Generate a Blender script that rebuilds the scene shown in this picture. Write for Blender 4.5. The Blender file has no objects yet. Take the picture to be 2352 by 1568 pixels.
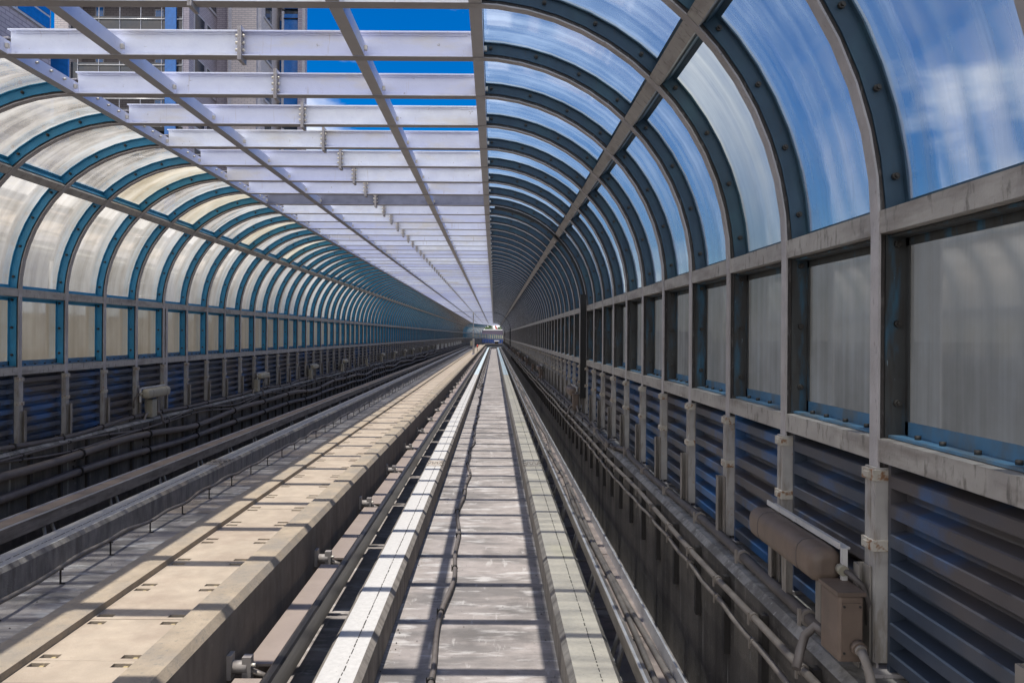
import bpy, math, random
from mathutils import Vector
random.seed(7)
S = bpy.context.scene
R_ = math.radians
PI = math.pi

# ------------------------------------------------------------------ camera
cam_d = bpy.data.cameras.new("camera")
cam = bpy.data.objects.new("camera", cam_d)
S.collection.objects.link(cam)
CZ = 2.5
cam.location = (0, 0, CZ)
cam.rotation_euler = (R_(90), R_(-0.36), 0)
cam_d.sensor_width = 36
cam_d.lens = 1875 / 2352 * 36
cam_d.shift_x = (1176 - 1135) / 2352
cam_d.shift_y = -(784 - 770) / 2352
cam_d.clip_start = 0.05
cam_d.clip_end = 5000
S.camera = cam

# ------------------------------------------------------------------ world, sun, exposure
SUN_DIR = Vector((0.1206, 0.117, -1)).normalized()
elev = math.asin(-SUN_DIR.z)
azim = math.atan2(-SUN_DIR.x, -SUN_DIR.y)
W = bpy.data.worlds.new("World"); S.world = W
W.use_nodes = True
nt = W.node_tree; nt.nodes.clear()
def wn(t, **k):
    n = nt.nodes.new(t)
    for a, b in k.items(): setattr(n, a, b)
    return n
sky = wn('ShaderNodeTexSky', sky_type='NISHITA', sun_disc=False, sun_elevation=elev, sun_rotation=azim % (2 * PI))
sky.air_density = 1.0; sky.dust_density = 0.3; sky.ozone_density = 3.0
hsv = wn('ShaderNodeHueSaturation'); hsv.inputs['Saturation'].default_value = 1.62; hsv.inputs['Value'].default_value = 1.32; hsv.inputs['Hue'].default_value = 0.513
tc = wn('ShaderNodeTexCoord')
mp = wn('ShaderNodeMapping'); mp.inputs['Scale'].default_value = (1.0, 1.0, 2.4); mp.inputs['Location'].default_value = (3.7, 1.3, 0.4)
noi = wn('ShaderNodeTexNoise'); noi.inputs['Scale'].default_value = 3.1; noi.inputs['Detail'].default_value = 9; noi.inputs['Roughness'].default_value = 0.56
sep = wn('ShaderNodeSeparateXYZ')
# cloud cover: thicker low in the sky and to the west (left)
m1 = wn('ShaderNodeMath', operation='MULTIPLY_ADD'); m1.inputs[1].default_value = -0.24; m1.inputs[2].default_value = 0.0; mna = wn('ShaderNodeMath', operation='MINIMUM'); mna.inputs[1].default_value = 0.0
m2 = wn('ShaderNodeMath', operation='MULTIPLY_ADD'); m2.inputs[1].default_value = -0.42
addn = wn('ShaderNodeMath', operation='ADD')
rmp = wn('ShaderNodeMapRange'); rmp.inputs['From Min'].default_value = 0.46; rmp.inputs['From Max'].default_value = 0.62
mixc = wn('ShaderNodeMix', data_type='RGBA'); mixc.inputs['B'].default_value = (13.5, 13.6, 14.0, 1)
bg = wn('ShaderNodeBackground'); bg.inputs['Strength'].default_value = 0.076
out = wn('ShaderNodeOutputWorld')
L = nt.links.new
L(sky.outputs[0], hsv.inputs['Color'])
L(tc.outputs['Generated'], mp.inputs[0]); L(mp.outputs[0], noi.inputs['Vector'])
L(tc.outputs['Generated'], sep.inputs[0])
L(sep.outputs['X'], mna.inputs[0]); L(mna.outputs[0], m1.inputs[0])
L(sep.outputs['Z'], m2.inputs[0]); L(m1.outputs[0], m2.inputs[2])
mnb = wn('ShaderNodeMath', operation='MINIMUM'); mnb.inputs[1].default_value = 0.0   # unseen cloud added behind the camera to brighten the beam webs
m3 = wn('ShaderNodeMath', operation='MULTIPLY_ADD'); m3.inputs[1].default_value = -0.6
L(sep.outputs['Y'], mnb.inputs[0]); L(mnb.outputs[0], m3.inputs[0]); L(m2.outputs[0], m3.inputs[2])
L(noi.outputs['Fac'], addn.inputs[0]); L(m3.outputs[0], addn.inputs[1])
L(addn.outputs[0], rmp.inputs['Value'])
rmp.inputs['From Min'].default_value = 0.445; rmp.inputs['From Max'].default_value = 0.64
L(rmp.outputs[0], mixc.inputs['Factor'])
L(hsv.outputs[0], mixc.inputs['A'])
L(mixc.outputs['Result'], bg.inputs['Color']); L(bg.outputs[0], out.inputs['Surface'])

sl = bpy.data.lights.new("sun", 'SUN'); sl.energy = 4.4; sl.angle = R_(0.53); sl.color = (1, 0.955, 0.88)
so = bpy.data.objects.new("sun", sl); S.collection.objects.link(so)
so.rotation_euler = SUN_DIR.to_track_quat('-Z', 'Y').to_euler()
so.location = (-4, -4, 40)
S.view_settings.view_transform = 'Standard'; S.view_settings.look = 'None'
S.view_settings.exposure = 0.36; S.view_settings.gamma = 1.0
S.render.engine = 'CYCLES'
S.cycles.max_bounces = 8; S.cycles.diffuse_bounces = 4; S.cycles.transparent_max_bounces = 24
S.cycles.transmission_bounces = 6; S.cycles.glossy_bounces = 4
S.cycles.use_denoising = True
S.cycles.sample_clamp_indirect = 6.0

# ------------------------------------------------------------------ materials
def new_mat(name):
    m = bpy.data.materials.new(name); m.use_nodes = True
    m.node_tree.nodes.clear()
    return m, m.node_tree
class NT:
    def __init__(s, t): s.t = t
    def n(s, ty, **k):
        x = s.t.nodes.new(ty)
        for a, b in k.items(): setattr(x, a, b)
        return x
    def l(s, a, b): s.t.links.new(a, b)
    def coords(s, scale=(1, 1, 1), rnd=True):
        tc = s.n('ShaderNodeTexCoord'); src = tc.outputs['Object']
        if rnd:
            oi = s.n('ShaderNodeObjectInfo'); mu = s.n('ShaderNodeVectorMath', operation='SCALE'); mu.inputs[0].default_value = (37, 91, 53)
            s.l(oi.outputs['Random'], mu.inputs['Scale'])
            ad = s.n('ShaderNodeVectorMath', operation='ADD'); s.l(src, ad.inputs[0]); s.l(mu.outputs[0], ad.inputs[1]); src = ad.outputs[0]
        mp = s.n('ShaderNodeMapping'); mp.inputs['Scale'].default_value = scale
        s.l(src, mp.inputs[0]); return mp.outputs[0]
    def noise(s, vec, sc=1, det=5, ro=0.55):
        n = s.n('ShaderNodeTexNoise'); n.inputs['Scale'].default_value = sc; n.inputs['Detail'].default_value = det; n.inputs['Roughness'].default_value = ro
        s.l(vec, n.inputs['Vector']); return n.outputs['Fac']
    def rng(s, v, a, b, c=0.0, d=1.0):
        n = s.n('ShaderNodeMapRange'); n.inputs['From Min'].default_value = a; n.inputs['From Max'].default_value = b
        n.inputs['To Min'].default_value = c; n.inputs['To Max'].default_value = d; s.l(v, n.inputs['Value']); return n.outputs[0]
    def mix(s, f, a, b):
        n = s.n('ShaderNodeMix', data_type='RGBA')
        for k, v in (('Factor', f), ('A', a), ('B', b)):
            if isinstance(v, tuple): n.inputs[k].default_value = v if len(v) == 4 else (*v, 1)
            elif isinstance(v, (int, float)): n.inputs[k].default_value = v
            else: s.l(v, n.inputs[k])
        return n.outputs['Result']
    def mul(s, a, b):
        n = s.n('ShaderNodeMath', operation='MULTIPLY')
        for i, v in enumerate((a, b)):
            if isinstance(v, (int, float)): n.inputs[i].default_value = v
            else: s.l(v, n.inputs[i])
        return n.outputs[0]
def mat(name, col, col2=None, layers=(), rough=0.6, metal=0.0, bump=0.0, bump_scale=40, rnd=True, spec=0.4, vary=0.15, rvar=0.35, rcol=None):
    """layers: (scale vec, noise scale, lo, hi, colour, strength) painted over the base in turn."""
    m, t = new_mat(name); T = NT(t)
    c = tuple(col)
    v0 = T.noise(T.coords((1, 1, 1), rnd), 6, 6)
    dark = tuple(x * (1 - vary) for x in c); lite = tuple(min(1, x * (1 + vary)) for x in c)
    cur = T.mix(T.rng(v0, 0.3, 0.7), dark, lite)
    if rnd and vary:
        oi = T.n('ShaderNodeObjectInfo')
        cur = T.mix(T.rng(oi.outputs['Random'], 0, 1, 0, rvar), cur, rcol or tuple(x * 0.82 for x in c))
    for (vs, ns, lo, hi, lc, st) in layers:
        f = T.mul(T.rng(T.noise(T.coords(vs, rnd), ns, 7, 0.6), lo, hi), st)
        cur = T.mix(f, cur, tuple(lc))
    b = T.n('ShaderNodeBsdfPrincipled')
    T.l(cur, b.inputs['Base Color']); b.inputs['Roughness'].default_value = rough; b.inputs['Metallic'].default_value = metal
    b.inputs['Specular IOR Level'].default_value = spec
    if bump:
        bn = T.n('ShaderNodeBump'); bn.inputs['Strength'].default_value = bump; bn.inputs['Distance'].default_value = 0.02
        T.l(T.noise(T.coords((1, 1, 1), rnd), bump_scale, 5, 0.65), bn.inputs['Height']); T.l(bn.outputs[0], b.inputs['Normal'])
    o = T.n('ShaderNodeOutputMaterial'); T.l(b.outputs[0], o.inputs[0])
    return m

M = {}
M['beam'] = mat('beam_paint', (0.85, 0.875, 0.98), layers=[((0.6, 1, 2), 1.6, 0.53, 0.70, (0.72, 0.66, 0.55), 0.6), ((8, 1, .6), 3, 0.64, 0.74, (0.45, 0.36, 0.27), 0.5), ((1, 1, 1), 18, 0.68, 0.72, (0.3, 0.25, 0.22), 0.6)], rough=0.45, bump=0.25, bump_scale=14, vary=0.06, rvar=0.75, rcol=(0.55, 0.58, 0.80))
M['beam_dark'] = mat('beam_paint_old', (0.24, 0.25, 0.33), layers=[((1, 1, 3), 3, 0.5, 0.7, (0.12, 0.12, 0.16), 0.6)], rough=0.5, bump=0.15, bump_scale=14)
M['rib'] = mat('rib_paint', (0.39, 0.363, 0.365), layers=[((1, 1, 0.5), 2.2, 0.45, 0.7, (0.26, 0.23, 0.21), 0.7), ((3, 3, 1), 14, 0.62, 0.72, (0.10, 0.085, 0.08), 0.7)], rough=0.5, bump=0.2, bump_scale=30)
M['web'] = mat('web_grime_shade', (0.085, 0.075, 0.072), layers=[((4, 4, 1), 9, 0.55, 0.72, (0.30, 0.28, 0.27), 0.7), ((1, 1, 1), 3, 0.5, 0.7, (0.03, 0.026, 0.025), 0.6)], rough=0.75, bump=0.3, bump_scale=40)  # dark base holds the shading between the flanges, with grime over it
M['under'] = mat('underside_shade_paint', (0.34, 0.315, 0.315), layers=[((1, 1, 1), 3, 0.45, 0.7, (0.24, 0.215, 0.205), 0.7)], rough=0.6)  # darker copy of the beam paint, underside shade put into the colour
M['channel'] = mat('base_channel_paint', (0.25, 0.225, 0.20), layers=[((3, 3, 0.7), 6, 0.5, 0.66, (0.13, 0.11, 0.095), 0.8)], rough=0.6)
M['purlin'] = mat('purlin_shade_paint', (0.36, 0.34, 0.345), layers=[((0.3, 2, 1), 3, 0.5, 0.75, (0.33, 0.29, 0.26), 0.5)], rough=0.4, vary=0.08)  # underside shade put into the colour; lit faces use the beam paint
M['rail_grey'] = mat('wall_rail_paint', (0.36, 0.335, 0.31), layers=[((1, 0.35, 2), 4, 0.5, 0.66, (0.17, 0.145, 0.13), 0.7), ((1, 2, 0.7), 12, 0.56, 0.68, (0.09, 0.08, 0.07), 0.7)], rough=0.55, bump=0.15)
M['teal'] = mat('teal_paint', (0.038, 0.075, 0.115), layers=[((1, 1, 0.6), 3, 0.5, 0.7, (0.05, 0.12, 0.15), 0.6), ((6, 6, 1), 8, 0.6, 0.75, (0.06, 0.05, 0.045), 0.5)], rough=0.45)
M['teal_left'] = mat('backlit_teal_paint', (0.035, 0.25, 0.45), layers=[((1, 1, 0.6), 3, 0.5, 0.7, (0.05, 0.22, 0.34), 0.6)], rough=0.45)  # teal with the glow from the left panes put into the colour
M['grime_teal'] = mat('grimy_teal_paint', (0.05, 0.052, 0.052), layers=[((3, 3, 0.6), 3, 0.52, 0.66, (0.03, 0.12, 0.2), 0.8), ((6, 6, 1), 5, 0.5, 0.7, (0.036, 0.030, 0.027), 0.8), ((5, 5, 1), 11, 0.68, 0.72, (0.25, 0.33, 0.38), 0.6)], rough=0.6)
M['blue_strip'] = mat('blue_strip_paint', (0.08, 0.19, 0.31), layers=[((2, 2, 1), 3, 0.45, 0.62, (0.12, 0.14, 0.15), 0.85)], rough=0.5)
M['bolt'] = mat('bolt_steel', (0.06, 0.055, 0.05), rough=0.5, metal=0.4)
M['bolt_pale'] = mat('bolt_galvanised', (0.62, 0.58, 0.50), rough=0.4, metal=0.3)
M['acoustic'] = mat('acoustic_sheet', (0.046, 0.060, 0.088), layers=[((0.3, 0.4, 0.9), 1.3, 0.42, 0.58, (0.088, 0.075, 0.073), 0.85), ((0.3, 0.8, 0.8), 1.5, 0.52, 0.64, (0.022, 0.11, 0.29), 0.75)], rough=0.38, spec=0.5, bump=0.05, bump_scale=90)
M['sleeve'] = mat('post_sleeve_paint', (0.35, 0.33, 0.315), layers=[((3, 3, 0.7), 6, 0.52, 0.66, (0.20, 0.165, 0.13), 0.7), ((1, 1, 1), 11, 0.64, 0.72, (0.26, 0.12, 0.05), 0.8)], rough=0.6)
M['clamp'] = mat('clamp_metal', (0.42, 0.385, 0.335), layers=[((2, 2, 2), 12, 0.52, 0.62, (0.20, 0.09, 0.035), 0.9)], rough=0.6)
M['concrete'] = mat('floor_concrete', (0.285, 0.255, 0.24), layers=[((0.55, 1.6, 1), 1.5, 0.46, 0.62, (0.14, 0.13, 0.125), 0.85), ((1.2, 3.4, 1), 1.7, 0.54, 0.66, (0.50, 0.48, 0.465), 0.75), ((0.5, 6, 1), 2.5, 0.6, 0.72, (0.10, 0.093, 0.09), 0.6), ((1, 1, 1), 30, 0.62, 0.7, (0.08, 0.07, 0.065), 0.5), ((1, .8, 1), 1.1, 0.56, 0.64, (0.09, 0.083, 0.08), 0.5), ((3, 0.6, 1), 3.0, 0.62, 0.70, (0.5, 0.48, 0.46), 0.5)], rough=0.85, bump=0.3, bump_scale=60, rnd=False)
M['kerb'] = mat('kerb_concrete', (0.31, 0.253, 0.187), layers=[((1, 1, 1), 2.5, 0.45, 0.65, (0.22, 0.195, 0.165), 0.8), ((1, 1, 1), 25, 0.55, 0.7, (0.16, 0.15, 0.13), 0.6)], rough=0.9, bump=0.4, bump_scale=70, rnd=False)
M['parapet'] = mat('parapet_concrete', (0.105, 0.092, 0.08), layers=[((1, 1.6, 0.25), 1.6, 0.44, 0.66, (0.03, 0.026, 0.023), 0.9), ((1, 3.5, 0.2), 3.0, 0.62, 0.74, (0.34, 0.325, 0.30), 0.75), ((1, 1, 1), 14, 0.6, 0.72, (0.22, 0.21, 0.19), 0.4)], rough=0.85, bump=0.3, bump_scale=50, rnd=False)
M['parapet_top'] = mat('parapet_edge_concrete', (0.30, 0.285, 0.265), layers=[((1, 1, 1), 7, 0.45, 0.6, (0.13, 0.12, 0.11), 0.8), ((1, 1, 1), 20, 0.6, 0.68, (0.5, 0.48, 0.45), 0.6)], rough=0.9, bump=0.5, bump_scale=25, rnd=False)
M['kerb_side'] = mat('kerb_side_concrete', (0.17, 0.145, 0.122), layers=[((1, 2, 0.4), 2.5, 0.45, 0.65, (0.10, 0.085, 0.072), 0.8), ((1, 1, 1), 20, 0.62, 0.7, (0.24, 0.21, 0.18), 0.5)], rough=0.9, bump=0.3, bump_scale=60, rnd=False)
M['plate'] = mat('cover_plate', (0.385, 0.318, 0.245), layers=[((1, 1, 1), 2.2, 0.48, 0.66, (0.27, 0.21, 0.16), 0.7), ((1.5, 50, 1), 2, 0.5, 0.75, (0.33, 0.275, 0.22), 0.45), ((1, 1, 1), 26, 0.62, 0.72, (0.28, 0.23, 0.18), 0.5)], rough=0.7, bump=0.25, bump_scale=90)
M['grit'] = mat('grit', (0.05, 0.045, 0.04), rough=0.9)
M['slot'] = mat('slot_dark', (0.02, 0.018, 0.015), rough=0.9)
M['brass'] = mat('lug_brass', (0.42, 0.33, 0.17), rough=0.6)
def rail_mat(name, base, worn, tint):
    m, t = new_mat(name); T = NT(t)
    v = T.coords((1, 1, 1), False)
    c = T.mix(T.rng(T.noise(v, 22, 6), 0.35, 0.68), base, tuple(x * 0.86 for x in base))
    c = T.mix(T.mul(T.rng(T.noise(T.coords((2, 0.25, 1), False), 3, 5), 0.5, 0.7), 0.6), c, worn)
    c = T.mix(T.mul(T.rng(T.noise(T.coords((1, 1, 1), False), 60, 3), 0.66, 0.7), 0.7), c, (0.2, 0.18, 0.16))
    c = T.mix(T.mul(T.rng(T.noise(T.coords((0.7, 0.5, 1), False), 1.2, 3), 0.6, 0.66), 0.5), c, tint)
    b = T.n('ShaderNodeBsdfPrincipled'); T.l(c, b.inputs['Base Color']); b.inputs['Roughness'].default_value = 0.7
    bn = T.n('ShaderNodeBump'); bn.inputs['Strength'].default_value = 0.25; bn.inputs['Distance'].default_value = 0.01
    T.l(T.noise(v, 80, 5), bn.inputs['Height']); T.l(bn.outputs[0], b.inputs['Normal'])
    o = T.n('ShaderNodeOutputMaterial'); T.l(b.outputs[0], o.inputs[0]); return m
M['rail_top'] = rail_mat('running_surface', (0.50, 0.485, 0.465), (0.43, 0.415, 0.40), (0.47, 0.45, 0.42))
M['rail_top_warm_lit'] = rail_mat('running_surface_warm_lit', (0.55, 0.49, 0.40), (0.46, 0.42, 0.35), (0.53, 0.48, 0.34))  # cream tone stands for light filtered by the panes, put into the colour
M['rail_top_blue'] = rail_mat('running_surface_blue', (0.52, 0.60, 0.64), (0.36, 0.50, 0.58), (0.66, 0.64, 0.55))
M['rail_side'] = mat('rail_side_concrete', (0.24, 0.215, 0.19), layers=[((1, 2.5, 0.5), 3, 0.45, 0.65, (0.12, 0.105, 0.092), 0.8), ((1, 1, 1), 20, 0.6, 0.7, (0.3, 0.28, 0.25), 0.5)], rough=0.9, bump=0.3, bump_scale=60, rnd=False)
M['crack'] = mat('joint_crack', (0.05, 0.045, 0.04), rough=1.0)
M['guide_brown'] = mat('guide_cover', (0.29, 0.235, 0.20), layers=[((1, 1, 1), 3, 0.45, 0.7, (0.22, 0.175, 0.15), 0.6)], rough=0.55, bump=0.08)
M['guide_pan'] = mat('guide_pan', (0.34, 0.27, 0.23), layers=[((1, .5, 1), 5, 0.5, 0.7, (0.2, 0.16, 0.14), 0.7)], rough=0.6, rnd=False)
M['guide_steel'] = mat('guide_steel', (0.20, 0.175, 0.155), layers=[((3, 0.5, 3), 4, 0.45, 0.65, (0.085, 0.07, 0.06), 0.85), ((6, 0.3, 6), 8, 0.6, 0.7, (0.4, 0.36, 0.33), 0.6)], rough=0.5, metal=0.2, rnd=False)
M['guide_bar'] = mat('guide_bar_black', (0.022, 0.020, 0.020), layers=[((8, 0.4, 8), 3, 0.5, 0.7, (0.10, 0.09, 0.085), 0.7)], rough=0.38, metal=0.3, rnd=False)
M['galv'] = mat('galvanised_edge', (0.62, 0.61, 0.62), rough=0.35, metal=0.4, rnd=False)
M['strut'] = mat('strut_grey', (0.30, 0.29, 0.285), layers=[((1, 1, 1), 6, 0.5, 0.7, (0.16, 0.14, 0.13), 0.7)], rough=0.6)
M['ceramic'] = mat('insulator_grey', (0.28, 0.255, 0.24), layers=[((1, 1, 1), 9, 0.5, 0.7, (0.3, 0.27, 0.25), 0.6)], rough=0.5)
M['cable'] = mat('cable_jacket', (0.115, 0.10, 0.092), layers=[((1, 1, 1), 7, 0.5, 0.7, (0.065, 0.055, 0.05), 0.7)], rough=0.6, rnd=False)
M['cable_tan'] = mat('dusty_cable', (0.28, 0.245, 0.215), layers=[((1, 1, 1), 7, 0.5, 0.7, (0.18, 0.155, 0.135), 0.7)], rough=0.65, rnd=False)
M['cable_mid'] = mat('grey_brown_cable', (0.17, 0.146, 0.127), layers=[((1, 1, 1), 7, 0.5, 0.7, (0.11, 0.094, 0.08), 0.7)], rough=0.6, rnd=False)
M['cable_dark'] = mat('dark_cable', (0.105, 0.09, 0.085), layers=[((1, 1, 1), 5, 0.5, 0.7, (0.15, 0.125, 0.115), 0.7)], rough=0.55, rnd=False)
M['black'] = mat('black_rubber', (0.012, 0.011, 0.011), rough=0.55)
M['bracket'] = mat('bracket_dark', (0.03, 0.026, 0.024), rough=0.7)
M['lamp'] = mat('lamp_housing', (0.17, 0.125, 0.098), layers=[((1, 1, 1), 5, 0.45, 0.7, (0.10, 0.075, 0.06), 0.7)], rough=0.5, bump=0.05)
M['lamp_pale'] = mat('lamp_pale', (0.34, 0.31, 0.24), layers=[((1, 1, 1), 6, 0.45, 0.7, (0.22, 0.19, 0.15), 0.7)], rough=0.5)
M['lid'] = mat('lamp_lid', (0.62, 0.60, 0.58), layers=[((1, 1, 1), 10, 0.58, 0.7, (0.3, 0.25, 0.2), 0.7)], rough=0.45)
M['white'] = mat('white_paint', (0.75, 0.74, 0.73), rough=0.5)
M['leaf'] = mat('foliage', (0.05, 0.105, 0.03), layers=[((1, 1, 1), 2, 0.45, 0.6, (0.09, 0.15, 0.04), 0.8)], rough=0.8)
M['bark'] = mat('bark', (0.1, 0.075, 0.05), rough=0.9)
M['ground'] = mat('ground', (0.13, 0.13, 0.125), layers=[((1, 1, 1), 0.05, 0.45, 0.6, (0.08, 0.1, 0.06), 0.8)], rough=0.95, rnd=False)
M['red'] = mat('red_paint', (0.65, 0.13, 0.09), rough=0.5)
M['mauve'] = mat('mauve_cladding', (0.15, 0.12, 0.17), layers=[((0.2, 1, 1), 0.6, 0.45, 0.6, (0.2, 0.16, 0.22), 0.7)], rough=0.6)

def pane_mat(name, dirt, clear, tint, f_clear, streak=0.35, gloss=0.08, trans=0.75, yscale=9.0, lo=0.3, hi=0.7):
    """weathered polycarbonate: part see-through, part milky (lets light through diffusely), with run-off streaks."""
    m, t = new_mat(name); T = NT(t)
    st = T.rng(T.noise(T.coords((0.3, yscale, 0.3)), 1.0, 7, 0.6), lo, hi)
    bl = T.rng(T.noise(T.coords((1, 1.2, 1)), 1.6, 6, 0.6), 0.35, 0.68)
    tr = T.n('ShaderNodeBsdfTransparent'); tr.inputs[0].default_value = (*tint, 1)
    ca = T.n('ShaderNodeMath', operation='MULTIPLY_ADD'); T.l(st, ca.inputs[0]); ca.inputs[1].default_value = 0.55; T.l(T.mul(bl, 0.45), ca.inputs[2])
    col = T.mix(ca.outputs[0], dirt, clear)
    tl = T.n('ShaderNodeBsdfTranslucent'); T.l(col, tl.inputs[0])
    df = T.n('ShaderNodeBsdfDiffuse'); T.l(col, df.inputs[0])
    m0 = T.n('ShaderNodeMixShader'); m0.inputs[0].default_value = trans; T.l(df.outputs[0], m0.inputs[1]); T.l(tl.outputs[0], m0.inputs[2])
    f = T.n('ShaderNodeMath', operation='MULTIPLY_ADD'); T.l(st, f.inputs[0]); f.inputs[1].default_value = -streak; f.inputs[2].default_value = f_clear + streak * 0.5
    f2 = T.n('ShaderNodeMath', operation='MULTIPLY_ADD'); f2.use_clamp = True; T.l(bl, f2.inputs[0]); f2.inputs[1].default_value = -streak * 0.6; T.l(f.outputs[0], f2.inputs[2])
    m1 = T.n('ShaderNodeMixShader'); T.l(f2.outputs[0], m1.inputs[0]); T.l(m0.outputs[0], m1.inputs[1]); T.l(tr.outputs[0], m1.inputs[2])
    gl = T.n('ShaderNodeBsdfGlossy'); gl.inputs['Roughness'].default_value = 0.06
    fr = T.n('ShaderNodeFresnel'); fr.inputs[0].default_value = 1.45
    fm = T.mul(fr.outputs[0], gloss * 10)
    m2 = T.n('ShaderNodeMixShader'); T.l(fm, m2.inputs[0]); T.l(m1.outputs[0], m2.inputs[1]); T.l(gl.outputs[0], m2.inputs[2])
    o = T.n('ShaderNodeOutputMaterial'); T.l(m2.outputs[0], o.inputs[0]); return m
M['pane_r'] = pane_mat('clear_polycarbonate', (0.30, 0.44, 0.60), (0.48, 0.63, 0.82), (0.86, 0.92, 0.95), 0.60, 0.38, 0.035, 0.88)
M['pane_rc'] = pane_mat('cream_polycarbonate', (0.60, 0.64, 0.60), (0.74, 0.78, 0.74), (0.86, 0.90, 0.90), 0.30, 0.25, 0.03, 0.9)
M['pane_rw'] = pane_mat('grimy_polycarbonate', (0.22, 0.19, 0.145), (0.50, 0.46, 0.395), (0.5, 0.52, 0.55), 0.07, 0.08, 0.02, 0.9)
M['pane_l'] = pane_mat('milky_polycarbonate', (0.84, 0.78, 0.66), (0.96, 0.94, 0.89), (0.90, 0.87, 0.82), 0.30, 0.30, 0.05, 0.96, yscale=6)
M['pane_lt'] = pane_mat('cloudy_polycarbonate', (0.80, 0.73, 0.60), (0.95, 0.92, 0.86), (0.84, 0.90, 0.95), 0.48, 0.75, 0.06, 0.95, yscale=5)
M['pane_lw'] = pane_mat('tan_polycarbonate', (0.50, 0.42, 0.30), (0.62, 0.55, 0.43), (0.6, 0.56, 0.5), 0.12, 0.16, 0.04, 0.75)

# ------------------------------------------------------------------ mesh builder
class MB:
    def __init__(s): s.v = []; s.f = []; s.m = []; s.mats = []; s.sm = []
    def mi(s, k):
        if k not in s.mats: s.mats.append(k)
        return s.mats.index(k)
    def face(s, idx, k, smooth=False): s.f.append(idx); s.m.append(s.mi(k)); s.sm.append(smooth)
    def quad(s, a, b, c, d, k):
        n = len(s.v); s.v += [tuple(a), tuple(b), tuple(c), tuple(d)]; s.face((n, n + 1, n + 2, n + 3), k)
    def box(s, x0, x1, y0, y1, z0, z1, k):
        n = len(s.v)
        s.v += [(x0, y0, z0), (x1, y0, z0), (x1, y1, z0), (x0, y1, z0), (x0, y0, z1), (x1, y0, z1), (x1, y1, z1), (x0, y1, z1)]
        for q in ((0, 3, 2, 1), (4, 5, 6, 7), (0, 1, 5, 4), (1, 2, 6, 5), (2, 3, 7, 6), (3, 0, 4, 7)): s.face(tuple(n + i for i in q), k)
    def loft(s, rings, k, closed=True, caps=True, smooth=False, ks=None):
        """rings: list of equal-length vertex lists"""
        n = len(s.v); m = len(rings[0])
        for r in rings: s.v += [tuple(p) for p in r]
        for i in range(len(rings) - 1):
            for j in range(m if closed else m - 1):
                a = n + i * m + j; b = n + i * m + (j + 1) % m
                s.face((a, b, b + m, a + m), ks[j] if ks else k, smooth)
        if caps and closed:
            s.face(tuple(n + j for j in reversed(range(m))), k); e = n + (len(rings) - 1) * m
            s.face(tuple(e + j for j in range(m)), k)
    def tube(s, pts, r, k, n=8, caps=True):
        pts = [Vector(p) for p in pts]; rings = []
        up = Vector((0.13, 0.21, 1)).normalized()
        for i, p in enumerate(pts):
            d = (pts[min(i + 1, len(pts) - 1)] - pts[max(i - 1, 0)]).normalized()
            u_ = up if abs(d.dot(up)) < 0.95 else Vector((1, 0.2, 0))
            a = d.cross(u_).normalized(); b = d.cross(a)
            rr = r[i] if isinstance(r, (list, tuple)) else r
            rings.append([p + a * math.cos(2 * PI * j / n) * rr + b * math.sin(2 * PI * j / n) * rr for j in range(n)])
        s.loft(rings, k, True, caps, True)
    def cyl(s, p0, p1, r, k, n=6): 
        s.tube([p0, p1], r, k, n)
    def prism(s, poly, y0, y1, k):
        """poly of (x,z) extruded along y"""
        s.loft([[(x, y0, z) for x, z in poly], [(x, y1, z) for x, z in poly]], k)
    def mirror(s):
        t = MB(); t.v = [(-x, y, z) for x, y, z in s.v]; t.f = [tuple(reversed(f)) for f in s.f]; t.m = list(s.m); t.mats = list(s.mats); t.sm = list(s.sm); return t
    def swap(s, d): s.mats = [d.get(k, k) for k in s.mats]; return s
    def add(s, o):
        n = len(s.v); s.v += o.v
        for f, m, sm in zip(o.f, o.m, o.sm): s.face(tuple(n + i for i in f), o.mats[m], sm)
        return s
    def mesh(s, name):
        me = bpy.data.meshes.new(name); me.from_pydata(s.v, [], s.f)
        for k in s.mats: me.materials.append(M[k])
        me.polygons.foreach_set('material_index', s.m); me.polygons.foreach_set('use_smooth', s.sm)
        me.update(); return me
COL = S.collection
def link(name, data, parent=None):
    o = bpy.data.objects.new(name, data); COL.objects.link(o)
    if parent: o.parent = parent
    return o
def build(name, mb, parent=None): return link(name, mb.mesh(name), parent)
def tag(o, label=None, cat=None, group=None, kind=None):
    if label: o['label'] = label
    if cat: o['category'] = cat
    if group: o['group'] = group
    if kind: o['kind'] = kind
    return o
def copy_tree(o, parent=None):
    c = o.copy(); COL.objects.link(c); c.parent = parent
    for ch in [x for x in o.children]: copy_tree(ch, c)
    return c
def bevel(o, w, seg=2):
    b = o.modifiers.new('bevel', 'BEVEL'); b.width = w; b.segments = seg; b.limit_method = 'ANGLE'; return o

# ------------------------------------------------------------------ the line of the track
XC = -2.31            # centre line between the two tracks
S0, RAD = 165.0, 90.0 # straight, then a right-hand bend
BAY, Y0 = 1.2, 6.225
def frame_at(s):
    if s <= S0: return Vector((XC, s, 0)), 0.0
    a = (s - S0) / RAD
    return Vector((XC + RAD - RAD * math.cos(a), S0 + RAD * math.sin(a), -3.1e-4 * (s - S0) ** 2)), -a   # the line dips a little in the bend
def P(s, x, z):
    p, h = frame_at(s)
    return Vector((p.x + x * math.cos(h), p.y + x * math.sin(h), z + p.z))
def stations(s0, s1, step=None):
    if step:
        n = max(1, int((s1 - s0) / step)); return [s0 + (s1 - s0) * i / n for i in range(n + 1)]
    r = [s0]
    if s1 > S0:
        if s0 < S0: r.append(S0)
        n = max(1, int((s1 - max(s0, S0)) / 2.5)); r += [max(s0, S0) + (s1 - max(s0, S0)) * i / n for i in range(1, n + 1)]
    else: r.append(s1)
    return r
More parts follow.
